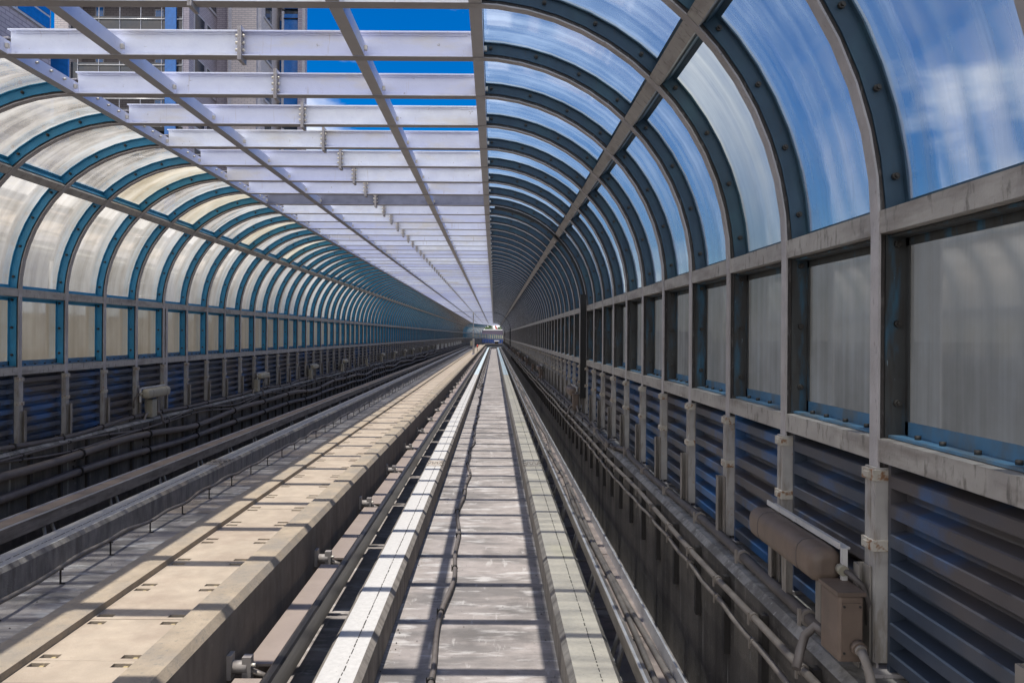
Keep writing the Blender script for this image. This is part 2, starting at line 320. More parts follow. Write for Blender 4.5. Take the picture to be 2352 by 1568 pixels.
def sweep(mb, prof, s0, s1, k, ks=None, closed=True, x_c=XC, step=None):
    """prof: world-X/Z pairs at the straight; swept along the track"""
    rings = [[P(s, x - XC, z) for x, z in prof] for s in stations(s0, s1, step)]
    mb.loft(rings, k, closed, closed, False, ks)
def rect(x0, x1, z0, z1): return [(x0, z0), (x1, z0), (x1, z1), (x0, z1)]

# ------------------------------------------------------------------ setting: ground, guideway slab, walkway
END = 232.0
FZ = -0.33
g = MB(); g.quad((-1500, -300, -9), (1500, -300, -9), (1500, 2500, -9), (-1500, 2500, -9), 'ground')
tag(build('ground', g), kind='structure')
f = MB(); sweep(f, rect(-6.9, 2.28, -1.2, FZ), -6, END, 'concrete')
tag(build('guideway_floor', f), kind='structure')
w = MB()
KT, PT = 0.645, 0.60
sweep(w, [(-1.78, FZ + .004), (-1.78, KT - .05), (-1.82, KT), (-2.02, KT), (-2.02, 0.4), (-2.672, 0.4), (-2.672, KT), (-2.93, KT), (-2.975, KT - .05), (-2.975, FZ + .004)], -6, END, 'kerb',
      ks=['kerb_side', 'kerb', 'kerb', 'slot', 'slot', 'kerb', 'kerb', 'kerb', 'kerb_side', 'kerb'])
tag(build('raised_walkway', w), kind='structure')

# cover plates on the walkway: one thing each
def plate_mb():
    b = MB(); Lp = 0.686
    x0, x1 = -2.668, -2.036
    holes = []
    for (a, c) in ((x0 + .015, x0 + .125), (x1 - .14, x1 - .02)):
        for (d, e) in ((0.035, 0.09), (Lp - .09, Lp - .035)): holes.append((a, c, d, e))
    xs = sorted({x0, x1, *[h[0] for h in holes], *[h[1] for h in holes]}); ys = sorted({0, Lp, *[h[2] for h in holes], *[h[3] for h in holes]})
    def hole(i, j):
        if not (0 <= i < len(xs) - 1 and 0 <= j < len(ys) - 1): return True
        cx = (xs[i] + xs[i + 1]) / 2; cy = (ys[j] + ys[j + 1]) / 2
        return any(h[0] < cx < h[1] and h[2] < cy < h[3] for h in holes)
    z0, z1 = PT - .04, PT
    for i in range(len(xs) - 1):
        for j in range(len(ys) - 1):
            if hole(i, j): continue
            a, c, d, e = xs[i], xs[i + 1], ys[j], ys[j + 1]
            b.quad((a, d, z1), (c, d, z1), (c, e, z1), (a, e, z1), 'plate'); b.quad((a, e, z0), (c, e, z0), (c, d, z0), (a, d, z0), 'plate')
            if hole(i - 1, j): b.quad((a, e, z0), (a, d, z0), (a, d, z1), (a, e, z1), 'plate')
            if hole(i + 1, j): b.quad((c, d, z0), (c, e, z0), (c, e, z1), (c, d, z1), 'plate')
            if hole(i, j - 1): b.quad((a, d, z0), (c, d, z0), (c, d, z1), (a, d, z1), 'plate')
            if hole(i, j + 1): b.quad((c, e, z0), (a, e, z0), (a, e, z1), (c, e, z1), 'plate')
    for (a, c, d, e) in holes:
        b.box(a, c, d, e, z0 - .02, z0 - .002, 'slot')
        b.box(a + .5 * (c - a), a + .72 * (c - a), d + .006, e - .006, z0 - .002, z1 - .012, 'brass')
    return b
ORD = ['nearest', 'second', 'third', 'fourth', 'fifth', 'sixth', 'seventh', 'eighth', 'ninth', 'tenth', 'eleventh', 'twelfth', 'thirteenth', 'fourteenth', 'fifteenth', 'sixteenth', 'seventeenth', 'eighteenth', 'nineteenth', 'twentieth']
pm = plate_mb().mesh('cover_plate')
N = 0
y = 4.05
k = 0
while y < 160:
    o = link('cover_plate', pm); o.location = (0, y, random.uniform(-.002, .002)); 
    lab = f'tan slotted cover plate, {ORD[k]} one along the raised walkway' + (' in front of the camera' if k == 0 else ' counting from the camera') if k < 20 else 'tan cover plate in the distant run of the raised walkway'
    tag(o, lab, 'cover plate', 'cover plates along the walkway'); y += 0.69; k += 1

# ------------------------------------------------------------------ running rails
def rail(name, x0, x1, s0, s1, top, label, joints=()):
    """x0..x1 = top width; chamfered concrete beam"""
    r = link(name, None); tag(r, label, 'running rail', 'running rails')
    b = MB(); c = .043
    prof = [(x0 - c, FZ + .004), (x1 + c, FZ + .004), (x1 + c, -.05), (x1, 0), (x0, 0), (x0 - c, -.05)]
    sweep(b, prof, s0, s1, 'rail_side', ks=['rail_side', 'rail_side', 'rail_side', top, 'rail_side', 'rail_side'])
    build('rail_beam', b, r)
    d = MB(); yy = max(s0, 2.5); rr = random.Random(int(x0 * 100)); xm = x0 + (x1 - x0) * .62
    while yy < min(s1, 60):
        ln = rr.uniform(.02, .11); wd = rr.uniform(.0022, .0045); dx = rr.uniform(-.002, .002)
        d.box(xm + dx - wd, xm + dx + wd, yy, yy + ln, 0.001, 0.004, 'crack'); yy += ln + rr.uniform(.006, .05)
    build('centre_crack', d, r)
    for ys in joints:
        j = MB(); wj = (x1 - x0)
        j.box(x0 - .01, x1 + .01, ys - .34, ys + .34, .001, .008, 'clamp')
        for q in range(6):
            xa = x0 + .01 + q * wj / 6
            o_ = .1 if q % 2 else -.1
            j.box(xa, xa + wj / 6 - .012, ys + o_ - .012, ys + o_ + .012, .009, .011, 'slot')
            j.box(xa + wj / 6 - .012, xa + wj / 6 - .004, ys - .1, ys + .1, .009, .011, 'slot')
        for sx in (-1, 1):
            for q in (-.25, 0, .25): j.box((x0 if sx < 0 else x1) - .03 - .0, (x0 if sx < 0 else x1) + .03, ys + q - .02, ys + q + .02, .0085, .013, 'crack')
        build('finger_joint', j, r)
    return r
JY = Y0 + 8 * BAY + .1
rail('running_rail', .612, .917, -4, 52, 'rail_top_warm_lit', 'running rail toned cream for filtered light beside the right guide channel', (JY,))
rail('running_rail', -1.275, -1.0, -4, 52, 'rail_top', 'white topped sunlit running rail beside the walkway', (JY,))
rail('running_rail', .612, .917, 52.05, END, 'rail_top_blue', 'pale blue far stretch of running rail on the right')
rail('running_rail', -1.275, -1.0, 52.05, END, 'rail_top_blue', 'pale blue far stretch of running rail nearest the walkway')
rail('running_rail', 2 * XC - .917, 2 * XC - .612, -4, END, 'rail_top', 'grey shaded running rail beside the left wall guide beam', (JY,))
rail('running_rail', 2 * XC + 1.0, 2 * XC + 1.275, -4, END, 'rail_top', 'running rail low behind the raised walkway')

# ------------------------------------------------------------------ guide channels (right of the right track, left of the left track)
def guide_channel(sgn, label, y_end):
    X = (lambda x: x) if sgn > 0 else (lambda x: 2 * XC - x)
    r = link('guide_channel', None); tag(r, label, 'guide rail', 'outer guide channels')
    b = MB()
    def sw(x0, x1, z0, z1, k):
        a, c = sorted((X(x0), X(x1))); sweep(b, rect(a, c, z0, z1), -4, y_end, k)
    sw(1.02, 1.045, .07, .25, 'guide_steel'); sw(1.0, 1.0195, .235, .25, 'galv'); sw(1.045, 1.245, .13, .145, 'guide_pan'); sw(1.245, 1.26, .12, .265, 'galv')
    if sgn < 0: sw(1.048, 1.242, .232, .246, 'guide_brown')
    build('channel', b, r)
    s = MB(); 
    proto = MB()
    for q in (-.16, .16):
        proto.tube([(X(1.14), q * .4, .16), (X(1.02), q, FZ + .02)], .022, 'strut', 6)
    proto.box(min(X(.98), X(1.3)), max(X(.98), X(1.3)), -.24, .24, FZ + .005, FZ + .02, 'strut')
    pmesh = proto.mesh('strut')
    yy = 3.3; n = 0
    while yy < 160 and n < 95:
        o = link('strut', pmesh, r); o.location = (0, yy, 0); yy += 1.8; n += 1
    if sgn > 0:
        c = MB(); rr = random.Random(3)
        for q in range(2):
            ph = rr.uniform(0, 6)
            pts = [P(s_, 1.12 + q * .055 - XC + .028 * math.sin(s_ * .9 + ph) + .022 * math.sin(s_ * .37 + ph * 2), .172 + .008 * math.sin(s_ * 1.3 + ph)) for s_ in stations(2, 150, .22)]
            c.tube(pts, .024, 'cable_mid', 8)
        build('cable', c, r)
        cl = MB(); yy = 4.0
        cl.box(1.06, 1.235, 0, .025, .146, .152, 'guide_brown'); cl.box(1.06, 1.075, -.09, -.05, .146, .150, 'slot'); cl.box(1.085, 1.10, -.09, -.05, .146, .150, 'slot'); clm = cl.mesh('cable_clip')
        while yy < 60:
            o = link('cable_clip', clm, r); o.location = (0, yy, 0); yy += 2.4
    return r
guide_channel(1, 'galvanised guide channel with cables lying in it, along the right wall', END)
guide_channel(-1, 'brown topped guide beam in shade along the left wall', END)

# inner guide rails (both sides of the walkway)
def inner_guide(sgn, label):
    X = (lambda x: x) if sgn > 0 else (lambda x: 2 * XC - x)
    r = link('guide_rail', None); tag(r, label, 'guide rail', 'inner guide rails')
    b = MB(); a, c = sorted((X(-1.50), X(-1.425)))
    sweep(b, [(a, .08), (c, .08), (c, .255), (c - .015, .27), (a + .015, .27), (a, .255)], -4, END, 'guide_bar')
    build('guide_bar', b, r)
    cov = MB(); a, c = sorted((X(-1.695), X(-1.51)))
    cov.box(a, c, .09, 2.53, .215, .232, 'guide_brown'); cov.box(a, a + .012, .09, 2.53, .10, .2145, 'guide_brown')
    cm = cov.mesh('cover')
    ins = MB(); w0, w1, w2 = X(-1.779), X(-1.72), X(-1.505)
    sg = 1 if w1 > w0 else -1
    ins.box(min(w0, w0 + sg * .03), max(w0, w0 + sg * .03), -.06, .06, .2, .42, 'ceramic')
    ins.cyl((w0 + sg * .03, 0, .3), (w0 + sg * .13, 0, .3), .06, 'ceramic', 10)
    ins.box(min(w0 + sg * .10, w0 + sg * .16), max(w0 + sg * .10, w0 + sg * .16), -.045, .045, .17, .40, 'ceramic')
    ins.cyl((w0 + sg * .15, 0, .27), (w2, 0, .2), .028, 'guide_steel', 8)
    ins.cyl((w0 + sg * .16, -.03, .33), (w0 + sg * .19, -.03, .33), .018, 'bolt_pale', 6)
    im = ins.mesh('insulator')
    yy = 2.85; n = 0
    while yy < 165 and n < 60:
        o = link('cover', cm, r); o.location = (0, yy, 0)
        o = link('insulator', im, r); o.location = (0, yy - .02, .03); o.scale = (1, .75, .75); yy += 2.68; n += 1
    return r
inner_guide(1, 'black guide rail with brown covers and insulators on the right flank of the walkway')
inner_guide(-1, 'black guide rail hidden on the left flank of the walkway')

# ------------------------------------------------------------------ parapet walls with cable brackets
def parapet(sgn, label):
    X = (lambda x: x) if sgn > 0 else (lambda x: 2 * XC - x)
    r = link('parapet_wall', None); tag(r, label, 'wall', 'parapet walls', 'thing')
    b = MB(); prof = [(1.61, FZ + .004), (2.26, FZ + .004), (2.26, .95), (1.65, .95), (1.61, .91)]
    prof = [(X(x), z) for x, z in prof]
    if sgn < 0: prof = prof[::-1]
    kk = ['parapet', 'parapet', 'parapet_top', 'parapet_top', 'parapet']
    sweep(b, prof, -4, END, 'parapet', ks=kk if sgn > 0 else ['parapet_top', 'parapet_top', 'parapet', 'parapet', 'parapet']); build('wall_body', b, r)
    br = MB(); a, c = sorted((X(1.568), X(1.608)))
    br.box(a, c, -.03, .03, .36 if sgn > 0 else .1, .88, 'bracket'); bm = br.mesh('bracket')
    yy = 3.24
    for n in range(95):
        o = link('bracket', bm, r); o.location = (0, yy, 0); yy += .77
    return r
parapet(1, 'streaked concrete parapet wall carrying thin cables on the right')
parapet(-1, 'dark concrete parapet wall carrying thick cables on the left')

# ------------------------------------------------------------------ portal frames
WX = 4.09; AR = 1.99; ZS = 3.02; ZB = 0.95; EX = WX - AR; EZ = ZS + AR
DEP, FW, RD = 0.23, 0.082, 0.165
NSEG = 14
def path_post(z0=ZB, z1=ZS): return [((WX, z0), (1, 0)), ((WX, z1), (1, 0))]
def path_arc(a0=0, a1=90, n=NSEG):
    r = []
    for i in range(n + 1):
        a = R_(a0 + (a1 - a0) * i / n); r.append(((EX + AR * math.cos(a), ZS + AR * math.sin(a)), (math.cos(a), math.sin(a))))
    return r
def path_beam(x0=EX, x1=0.0): return [((x0, EZ), (0, 1)), ((x1, EZ), (0, 1))]
def pbar(mb, path, r0, r1, y0, y1, k):
    rings = []
    for (p, n) in path:
        a = (p[0] + n[0] * r0, p[1] + n[1] * r0); b = (p[0] + n[0] * r1, p[1] + n[1] * r1)
        rings.append([(a[0], y0, a[1]), (b[0], y0, b[1]), (b[0], y1, b[1]), (a[0], y1, a[1])])
    mb.loft(rings, k)
def ibeam(mb, path, kf, kw, fw=FW):
    pbar(mb, path, 0, .011, -fw / 2, fw / 2, kf)
    pbar(mb, path, .011, RD - .011, -.004, .004, kw)
    pbar(mb, path, RD - .011, RD, -fw / 2, fw / 2, kf)
def post_mb(kf='rib'):
    b = MB(); ibeam(b, path_post(ZB + .02, ZS), kf, 'web')
    b.box(WX - .05, WX + DEP + .02, -.11, .11, ZB + .002, ZB + .02, kf)
    return b
def sleeve_mb():
    b = MB(); b.box(WX - .016, WX - .004, -.047, .047, 1.0, 1.90, 'sleeve')
    b.box(WX - .021, WX - .017, -.012, .012, 1.0, 1.90, 'sleeve')
    b.box(WX - .012, WX + .05, -.054, -.0475, 1.0, 1.90, 'sleeve')
    return b
def clamp_mb():
    b = MB(); b.box(WX - .028, WX + .05, -.062, .058, 0, .05, 'clamp'); b.box(WX - .04, WX - .029, -.03, .02, .012, .038, 'clamp'); return b
def chan_mb():
    b = MB()
    b.box(WX - .03, WX - .022, -.035, .045, .96, 1.44, 'channel'); b.box(WX - .07, WX - .031, .038, .045, .96, 1.44, 'channel'); b.box(WX - .07, WX - .063, -.01, .0375, .96, 1.44, 'channel')
    return b
def beam_mb(k, weld=True):
    b = MB(); x0 = EX + .0
    bp = path_beam(x0, .018)
    pbar(b, bp, 0, .011, -.06, .06, k); pbar(b, bp, -.003, -.0005, -.0595, .0595, 'under'); pbar(b, bp, .0112, DEP - .0112, -.004, .004, k); pbar(b, bp, DEP - .011, DEP, -.06, .06, k)  # thin sheet below the flange carries its painted shade
    if weld:
        rr = random.Random(5)
        for z in (EZ + .016, EZ + DEP - .016):
            pts = []; rads = []
            x = .02
            while x < x0:
                pts.append((x, -.007 - rr.uniform(0, .004), z + rr.uniform(-.003, .003))); rads.append(rr.uniform(.008, .017)); x += .07
            b.tube(pts, rads, k, 5)
    return b
def splice_mb(k):
    b = MB(); b.box(.001, .0165, -.085, .085, EZ - .045, EZ + DEP + .035, k)
    for z in (EZ + .05, EZ + .115, EZ + .18):
        for yy in (-.05, .05): b.cyl((.0165, yy, z), (.042, yy, z), .015, 'bolt_pale', 6)
    return b
def rib_mb(kf='rib'):
    b = MB(); ibeam(b, path_arc(), kf, 'web'); return b
def part_meshes(mats):
    kb, kr = mats; d = {}
    d['post'] = post_mb(kr); d['arched_rib'] = rib_mb(kr); d['roof_beam'] = beam_mb(kb); d['splice_plate'] = splice_mb('rib')
    return d
def make_frame(kb='beam', kr='rib'):
    t = link('portal_frame', None)
    for sg in (1, -1):
        mk = (lambda m: m) if sg > 0 else (lambda m: m.mirror())
        po = build('post', mk(post_mb(kr)), t)
        build('sleeve', mk(sleeve_mb()), po)
        cm = mk(clamp_mb()).mesh('clamp')
        for z in (1.84, 1.515): 
            c = link('clamp', cm, po); c.location = (0, 0, z)
        build('base_channel', mk(chan_mb()), po)
        build('arched_rib', mk(rib_mb(kr)), t)
        build('roof_beam', mk(beam_mb(kb)), t)
        build('splice_plate', mk(splice_mb('rib')), t)
    return t
def far_frame_mesh():
    b = MB()
    for sg in (1, -1):
        q = MB()
        for m in (post_mb(), sleeve_mb(), rib_mb(), beam_mb('beam', False), splice_mb('rib')): q.add(m)
        for z in (1.84, 1.515):
            c = clamp_mb(); c.v = [(x, y, zz + z) for x, y, zz in c.v]; q.add(c)
        q.add(chan_mb())
        b.add(q if sg > 0 else q.mirror())
    return b.mesh('portal_frame')
# joint frames: doubled rib with a black seal strip
def joint_frame(right_black=True):
    t = make_frame('beam_dark', 'rib')
    for sg in (1, -1):
        mk = (lambda m: m) if sg > 0 else (lambda m: m.mirror())
        b = MB(); full = path_post(1.0 if sg > 0 else ZB + .02, ZS) + (path_arc()[1:] if sg > 0 else [])
        if sg > 0:
            pbar(b, path_post(1.3, 3.3), -.11, -.0035, -.06, .03, 'black'); pbar(b, path_arc(8, 60), -.045, -.004, -.06, .02, 'black'); pbar(b, path_arc(60, 84, 5), -.06, -.004, -.06, .02, 'black')
        else: pbar(b, full, .03, .05, .052, .094, 'black')
        build('joint_seal', mk(b), t)
        if sg < 0:
            b = MB(); ibeam(b, path_post(ZB + .02, ZS), 'rib', 'web', .09); b.v = [(x, y + .14, z) for x, y, z in b.v]
            build('twin_rib', mk(b), t)
    return t
K0, K1 = -4, 153
NEAR = 42
JOINTS = (8, 68, 105)
proto = make_frame(); jproto = None
farmesh = far_frame_mesh()
first = True
GF = 'steel portal frames of the tunnel'
VIS = 0
for k in range(K0, K1 + 1):
    s = Y0 + k * BAY; p, h = frame_at(s)
    if k in JOINTS:
        if jproto is None: o = jproto = joint_frame()
        else: o = copy_tree(jproto)
    elif k < NEAR:
        if first: o = proto; first = False
        else: o = copy_tree(proto)
    else: o = link('portal_frame', farmesh)
    o.location = p; o.rotation_euler = (0, 0, h)
    n = k + 3
    if k == 8: lab = 'dark bluish roof beam frame with black expansion seal down its right post'
    elif k in JOINTS: lab = 'far expansion joint frame with a black seal, ' + ('first' if k == 68 else 'last') + ' dark arch deep in the tunnel'
    elif k < -2: lab = 'steel frame almost overhead, only its right arch at the top right corner' if k == -3 else 'steel frame above the camera, casting the nearest beam shadow'
    elif n < 21: lab = f'grey arched steel frame, {ORD[n - 1]} counted along the right wall posts from the camera'
    else: lab = 'grey arched steel frame in the tightly packed far part of the tunnel'
    tag(o, lab, 'portal frame', GF)

# ------------------------------------------------------------------ glazing bays and acoustic panels
def ring(mb, path, y0, y1, kt, lip=.03, r0=.045, r1=.146, skip_lo=False):
    """teal channel frame round one pane: plates against the ribs, plates across, and lips in the pane's plane"""
    pbar(mb, path, r0, r1, y1 - .012, y1, kt)          # at the far rib, facing the camera
    pbar(mb, path, r0, r1, y0, y0 + .012, kt)
    pbar(mb, path, r1 - .008, r1, y1 - .012 - lip, y1 - .0125, kt)
    pbar(mb, path, r1 - .008, r1, y0 + .0125, y0 + .012 + lip, kt)
def cut(path, d):
    """move the ends of a polyline path inward by d"""
    pts = [Vector((p[0], p[1])) for p, n in path]
    a = (pts[1] - pts[0]).normalized() * d; b = (pts[-2] - pts[-1]).normalized() * d
    q = [pts[0] + a] + pts[1:-1] + [pts[-1] + b]
    return [((v.x, v.y), n) for v, (p, n) in zip(q, path)]
def crossplate(mb, pn, d, y0, y1, k, r0=.06, r1=.146, lip=.05):
    """plate across the bay at a path end; d = +1/-1 direction of path into the pane"""
    (p, n) = pn; t = Vector((-n[1], n[0])) * d
    for (ra, rb, ta, tb) in ((r0, r1, 0, .012), (r1 - .008, r1, .0125, lip)):
        P0 = [Vector((p[0], p[1])) + Vector(n) * ra + t * ta, Vector((p[0], p[1])) + Vector(n) * rb + t * ta,
              Vector((p[0], p[1])) + Vector(n) * rb + t * tb, Vector((p[0], p[1])) + Vector(n) * ra + t * tb]
        mb.loft([[(q.x, y0, q.y) for q in P0], [(q.x, y1, q.y) for q in P0]], k)
def bolts_on(mb, path, y, r=.098, every=.42, rad=.017, k='bolt', first=.18):
    pts = [(Vector((p[0] + n[0] * r, p[1] + n[1] * r))) for p, n in path]
    d = first; acc = 0
    for a, b in zip(pts[:-1], pts[1:]):
        ln = (b - a).length
        while d <= acc + ln:
            q = a + (b - a) * ((d - acc) / ln)
            mb.cyl((q.x, y, q.y), (q.x, y - .022, q.y), rad, k, 8); mb.cyl((q.x, y - .0225, q.y), (q.x, y - .034, q.y), rad * .55, k, 6)
            d += every
        acc += ln
    return
YA, YB = .006, BAY - .006
def pane_set(which, side):
    """returns (pane MB, frame MB)"""
    kt = {'r': 'teal', 'l': 'teal_left'}[side]
    if which == 'wall':
        path = [((WX, 2.036), (1, 0)), ((WX, 2.978), (1, 0))]; kt = 'grime_teal' if side == 'r' else 'teal_left'; pk = 'pane_rw' if side == 'r' else 'pane_lw'
    elif which == 'low':
        path = [((WX, 3.092), (1, 0))] + path_arc(3.5, 43.45, 7); pk = 'pane_r' if side == 'r' else 'pane_l'
        if side == 'l': kt = 'teal_left'
    else:
        path = path_arc(46.55, 88.5, 7); pk = 'pane_r' if side == 'r' else 'pane_lt'
    f = MB(); ring(f, path, YA, YB, kt)
    crossplate(f, path[0], 1, YA + .013, YB - .013, 'blue_strip' if which == 'wall' else kt, lip=.075 if which == 'wall' else .05)
    crossplate(f, path[-1], -1, YA + .013, YB - .013, kt)
    bolts_on(f, path, YB - .012, every=.42 if which != 'wall' else .37, first=.16)
    if which == 'wall':
        for q in (.3, .55, .8, 1.0): f.cyl((WX + .105, q, 2.0482), (WX + .105, q, 2.066), .014, 'bolt', 6)
    p = MB()
    rings = [[(a[0] + n[0] * .149, YA + .025, a[1] + n[1] * .149), (a[0] + n[0] * .149, YB - .025, a[1] + n[1] * .149)] for a, n in path]
    p.loft(rings, pk, False, False, True)
    return p, f
def acoustic_mb():
    pts = []; z = .953; pitch = .135
    while z < 1.9:
        pts += [(WX + .115, z), (WX + .115, z + .040), (WX + .036, z + .052), (WX + .036, z + .106), (WX + .044, z + .112), (WX + .113, z + .128)]; z += pitch
    pts = [(x, min(zz, 1.925)) for x, zz in pts]
    poly = pts + [(WX + .14, pts[-1][1]), (WX + .14, .953)]
    b = MB(); b.prism(poly, .09, BAY - .09, 'acoustic')
    b.box(WX + .04, WX + .115, .066, .0895, .953, 1.925, 'acoustic'); b.box(WX + .04, WX + .115, BAY - .0895, BAY - .066, .953, 1.925, 'acoustic')
    return b
ac = {1: acoustic_mb().mesh('acoustic_panel'), -1: acoustic_mb().mirror().mesh('acoustic_panel')}
bayproto = {}; farbay = {}
for sg, sd in ((1, 'r'), (-1, 'l')):
    mk = (lambda m: m) if sg > 0 else (lambda m: m.mirror())
    sets = {wh: pane_set(wh, sd) for wh in ('wall', 'low', 'top')}
    fb = MB()
    for wh in sets: fb.add(sets[wh][0]); fb.add(sets[wh][1])
    farbay[sg] = mk(fb).mesh('glazing_bay')
    wb = MB(); wb.add(sets['wall'][0]); wb.add(sets['wall'][1]); farbay[('w', sg)] = mk(wb).mesh('glazing_bay')
    t = link('glazing_bay', None)
    for wh in ('wall', 'low', 'top'):
        fr = build('pane_frame', mk(sets[wh][1]), t); build('pane', mk(sets[wh][0]), fr)
    bayproto[sg] = t
used = {1: False, -1: False}
M['pane_ly'] = pane_mat('yellowed_polycarbonate', (0.74, 0.62, 0.40), (0.92, 0.86, 0.72), (0.90, 0.84, 0.72), 0.26, 0.40, 0.05, 0.95, yscale=4)
def repane(bay, frame_no, mk):
    fr = [c for c in bay.children][frame_no]; pn = fr.children[0]
    pn.material_slots[0].link = 'OBJECT'; pn.material_slots[0].material = M[mk]
for k in range(K0, K1):
    s = Y0 + k * BAY; p, h = frame_at(s + (BAY / 2 if s > S0 else 0)); p, _ = frame_at(s)
    for sg in (1, -1):
        wall = 'right' if sg > 0 else 'left'; n = k + (4 if sg > 0 else -2)
        if k < NEAR:
            if not used[sg]: o = bayproto[sg]; used[sg] = True
            else: o = copy_tree(bayproto[sg])
        else: o = link('glazing_bay', farbay[sg])
        o.location = p; o.rotation_euler = (0, 0, h)
        look = 'bluish clear curved panes' if sg > 0 else 'milky cream curved panes'
        if sg > 0 and k == -1: repane(o, 1, 'pane_rc'); look = 'clear and cream clouded panes'
        if sg < 0 and k in (5, 7, 10, 13): repane(o, 2, 'pane_ly'); look = 'milky and yellowed panes'
        if 1 <= n <= 20: lab = f'{look} in teal frames, {ORD[n - 1]} bay counted from the {wall} picture edge'
        elif n < 1: lab = f'{look} overhead beside the camera on the {wall}'
        else: lab = f'{look} of a narrow far bay in the {wall} wall'
        tag(o, lab, 'glazing bay', f'glazing bays of the {wall} wall')
        a = link('acoustic_panel', ac[sg]); a.location = p; a.rotation_euler = (0, 0, h)
        if 1 <= n <= 20: lab = f'dark blue ribbed sound panel, {ORD[n - 1]} counted from the {wall} picture edge'
        elif n < 1: lab = f'dark ribbed sound panel beside the camera on the {wall}'
        else: lab = f'dark ribbed sound panel in the far run of the {wall} wall'
        tag(a, lab, 'acoustic panel', f'acoustic panels of the {wall} wall')
# beyond the last arch only the left wall carries on round the bend
wp = post_mb().add(sleeve_mb()).mirror().mesh('wall_post')
M['blue_panel'] = mat('blue_sheet', (0.02, 0.11, 0.42), rough=0.5)
bl = acoustic_mb().mirror().swap({'acoustic': 'blue_panel'}).mesh('acoustic_panel')
for k in range(K1, 187):
    s = Y0 + k * BAY; p, h = frame_at(s)
    for nm, me, lab, cat, grp in (('wall_post', wp, 'pale post of the open wall beyond the last arch', 'post', 'posts beyond the last arch'),
                             ('glazing_bay', farbay[('w', -1)], 'upright pane of the open wall beyond the last arch', 'glazing bay', 'panes beyond the last arch'),
                             ('acoustic_panel', bl, 'bright blue ribbed panel beyond the last arch', 'acoustic panel', 'blue panels beyond the last arch')):
        if nm == 'wall_post' and k == K1: continue
        o = link(nm, me); o.location = p; o.rotation_euler = (0, 0, h); tag(o, lab, cat, grp)

# ------------------------------------------------------------------ long purlins and wall rails
SE = Y0 + K1 * BAY
def purlin(x0, x1, label, hgt=.125):
    r = link('roof_purlin', None); tag(r, label, 'purlin', 'roof purlins')
    b = MB(); sweep(b, rect(XC + x0, XC + x1, EZ + .003, EZ + hgt), -2, SE, 'purlin', ks=['purlin', 'beam', 'beam', 'purlin']); build('purlin_bar', b, r)  # lit side and top paler, shaded underside darker, all by colour
    bb = MB()
    for k in range(-3, 40):
        s = Y0 + k * BAY
        bb.box(XC + x1 + .001, XC + x1 + .028, s - .10, s - .062, EZ + .045, EZ + .085, 'bolt_pale')
        if x0 < -2:
            for q in (.3, .55, .8): bb.cyl((XC + x1 + .001, s - q, EZ + .075), (XC + x1 + .03, s - q, EZ + .075), .012, 'bolt_pale', 6)
    build('bolt', bb, r)
purlin(1.02, 1.125, 'grey roof purlin across the opening, nearer the right arches')
purlin(-1.17, -1.065, 'grey roof purlin across the opening, nearer the left arches')
purlin(2.10, 2.20, 'grey eave purlin along the edge of the right arches')
purlin(-2.20, -2.10, 'grey eave purlin with bolts along the edge of the left arches')
def diag(sgn, label):
    b = MB(); a = R_(45); n = Vector((math.cos(a), math.sin(a))); t = Vector((-n.y, n.x)); c = Vector((EX, ZS))
    prof = []
    for (rr, tt) in ((AR + .004, -.052), (AR + .15, -.052), (AR + .15, .052), (AR + .004, .052)):
        q = c + n * rr + t * tt; prof.append((XC + sgn * q.x, q.y))
    if sgn < 0: prof = prof[::-1]
    sweep(b, prof, -2, SE, 'rail_grey'); tag(build('arch_purlin', b), label, 'purlin', 'purlins halfway up the arches')
diag(1, 'grimy purlin halfway up the right arches'); diag(-1, 'grimy purlin halfway up the left arches')
def wallrail(sgn, z0, z1, label, s1=SE):
    b = MB(); xs = sorted((XC + sgn * (WX + .004), XC + sgn * (WX + .10)))
    sweep(b, rect(xs[0], xs[1], z0, z1), -2, s1, 'rail_grey'); tag(build('wall_rail', b), label, 'wall rail', 'horizontal wall rails')
for sgn, nm in ((1, 'right'), (-1, 'left')):
    e = SE if sgn > 0 else END
    wallrail(sgn, 2.982, 3.088, f'stained steel rail at the foot of the {nm} arches', e)
    wallrail(sgn, 1.928, 2.032, f'stained steel sill rail above the {nm} sound panels', e)

# ------------------------------------------------------------------ cables
def cable(label, x, z, r, k, s0, s1, amp=(.01, .02), f=(.9, 1.7), seed=0, clips=None, name='cable', step=.25, clip_k='bracket', extra=None, nside=7):
    rr = random.Random(seed); p1, p2, p3, p4 = (rr.uniform(0, 6.28) for _ in range(4))
    def pos(s):
        X = x + amp[0] * (math.sin(s * f[0] + p1) + .6 * math.sin(s * f[1] + p2)); Z = z + amp[1] * (math.sin(s * f[0] * 1.13 + p3) + .6 * math.sin(s * f[1] * .87 + p4))
        if extra: dx, dz = extra(s); X += dx; Z += dz
        return X, Z
    t = link(name, None); tag(t, label, 'cable', 'cables along the guideway')
    b = MB(); b.tube([P(s, pos(s)[0] - XC, pos(s)[1]) for s in stations(s0, s1, step)], r, k, nside); build('cable_run', b, t)
    if clips:
        c = MB(); s = s0 + .3; n = 0
        c.tube([(0, -.018, 0), (0, .018, 0)], r * 1.35, clip_k, 8); c.box(-r * 1.6, -r * 1.2, -.01, .01, -r * 2.0, r * 1.4, clip_k); cme = c.mesh('cable_clip')
        while s < min(s1, 48):
            X, Z = pos(s); o = link('cable_clip', cme, t); o.location = (X, s, Z); s += clips
    return t
cable('thin upper cable clipped along the face of the right parapet', 1.54, .85, .022, 'cable_mid', 2.2, 150, (.004, .008), seed=1, clips=.77, clip_k='cable_mid')
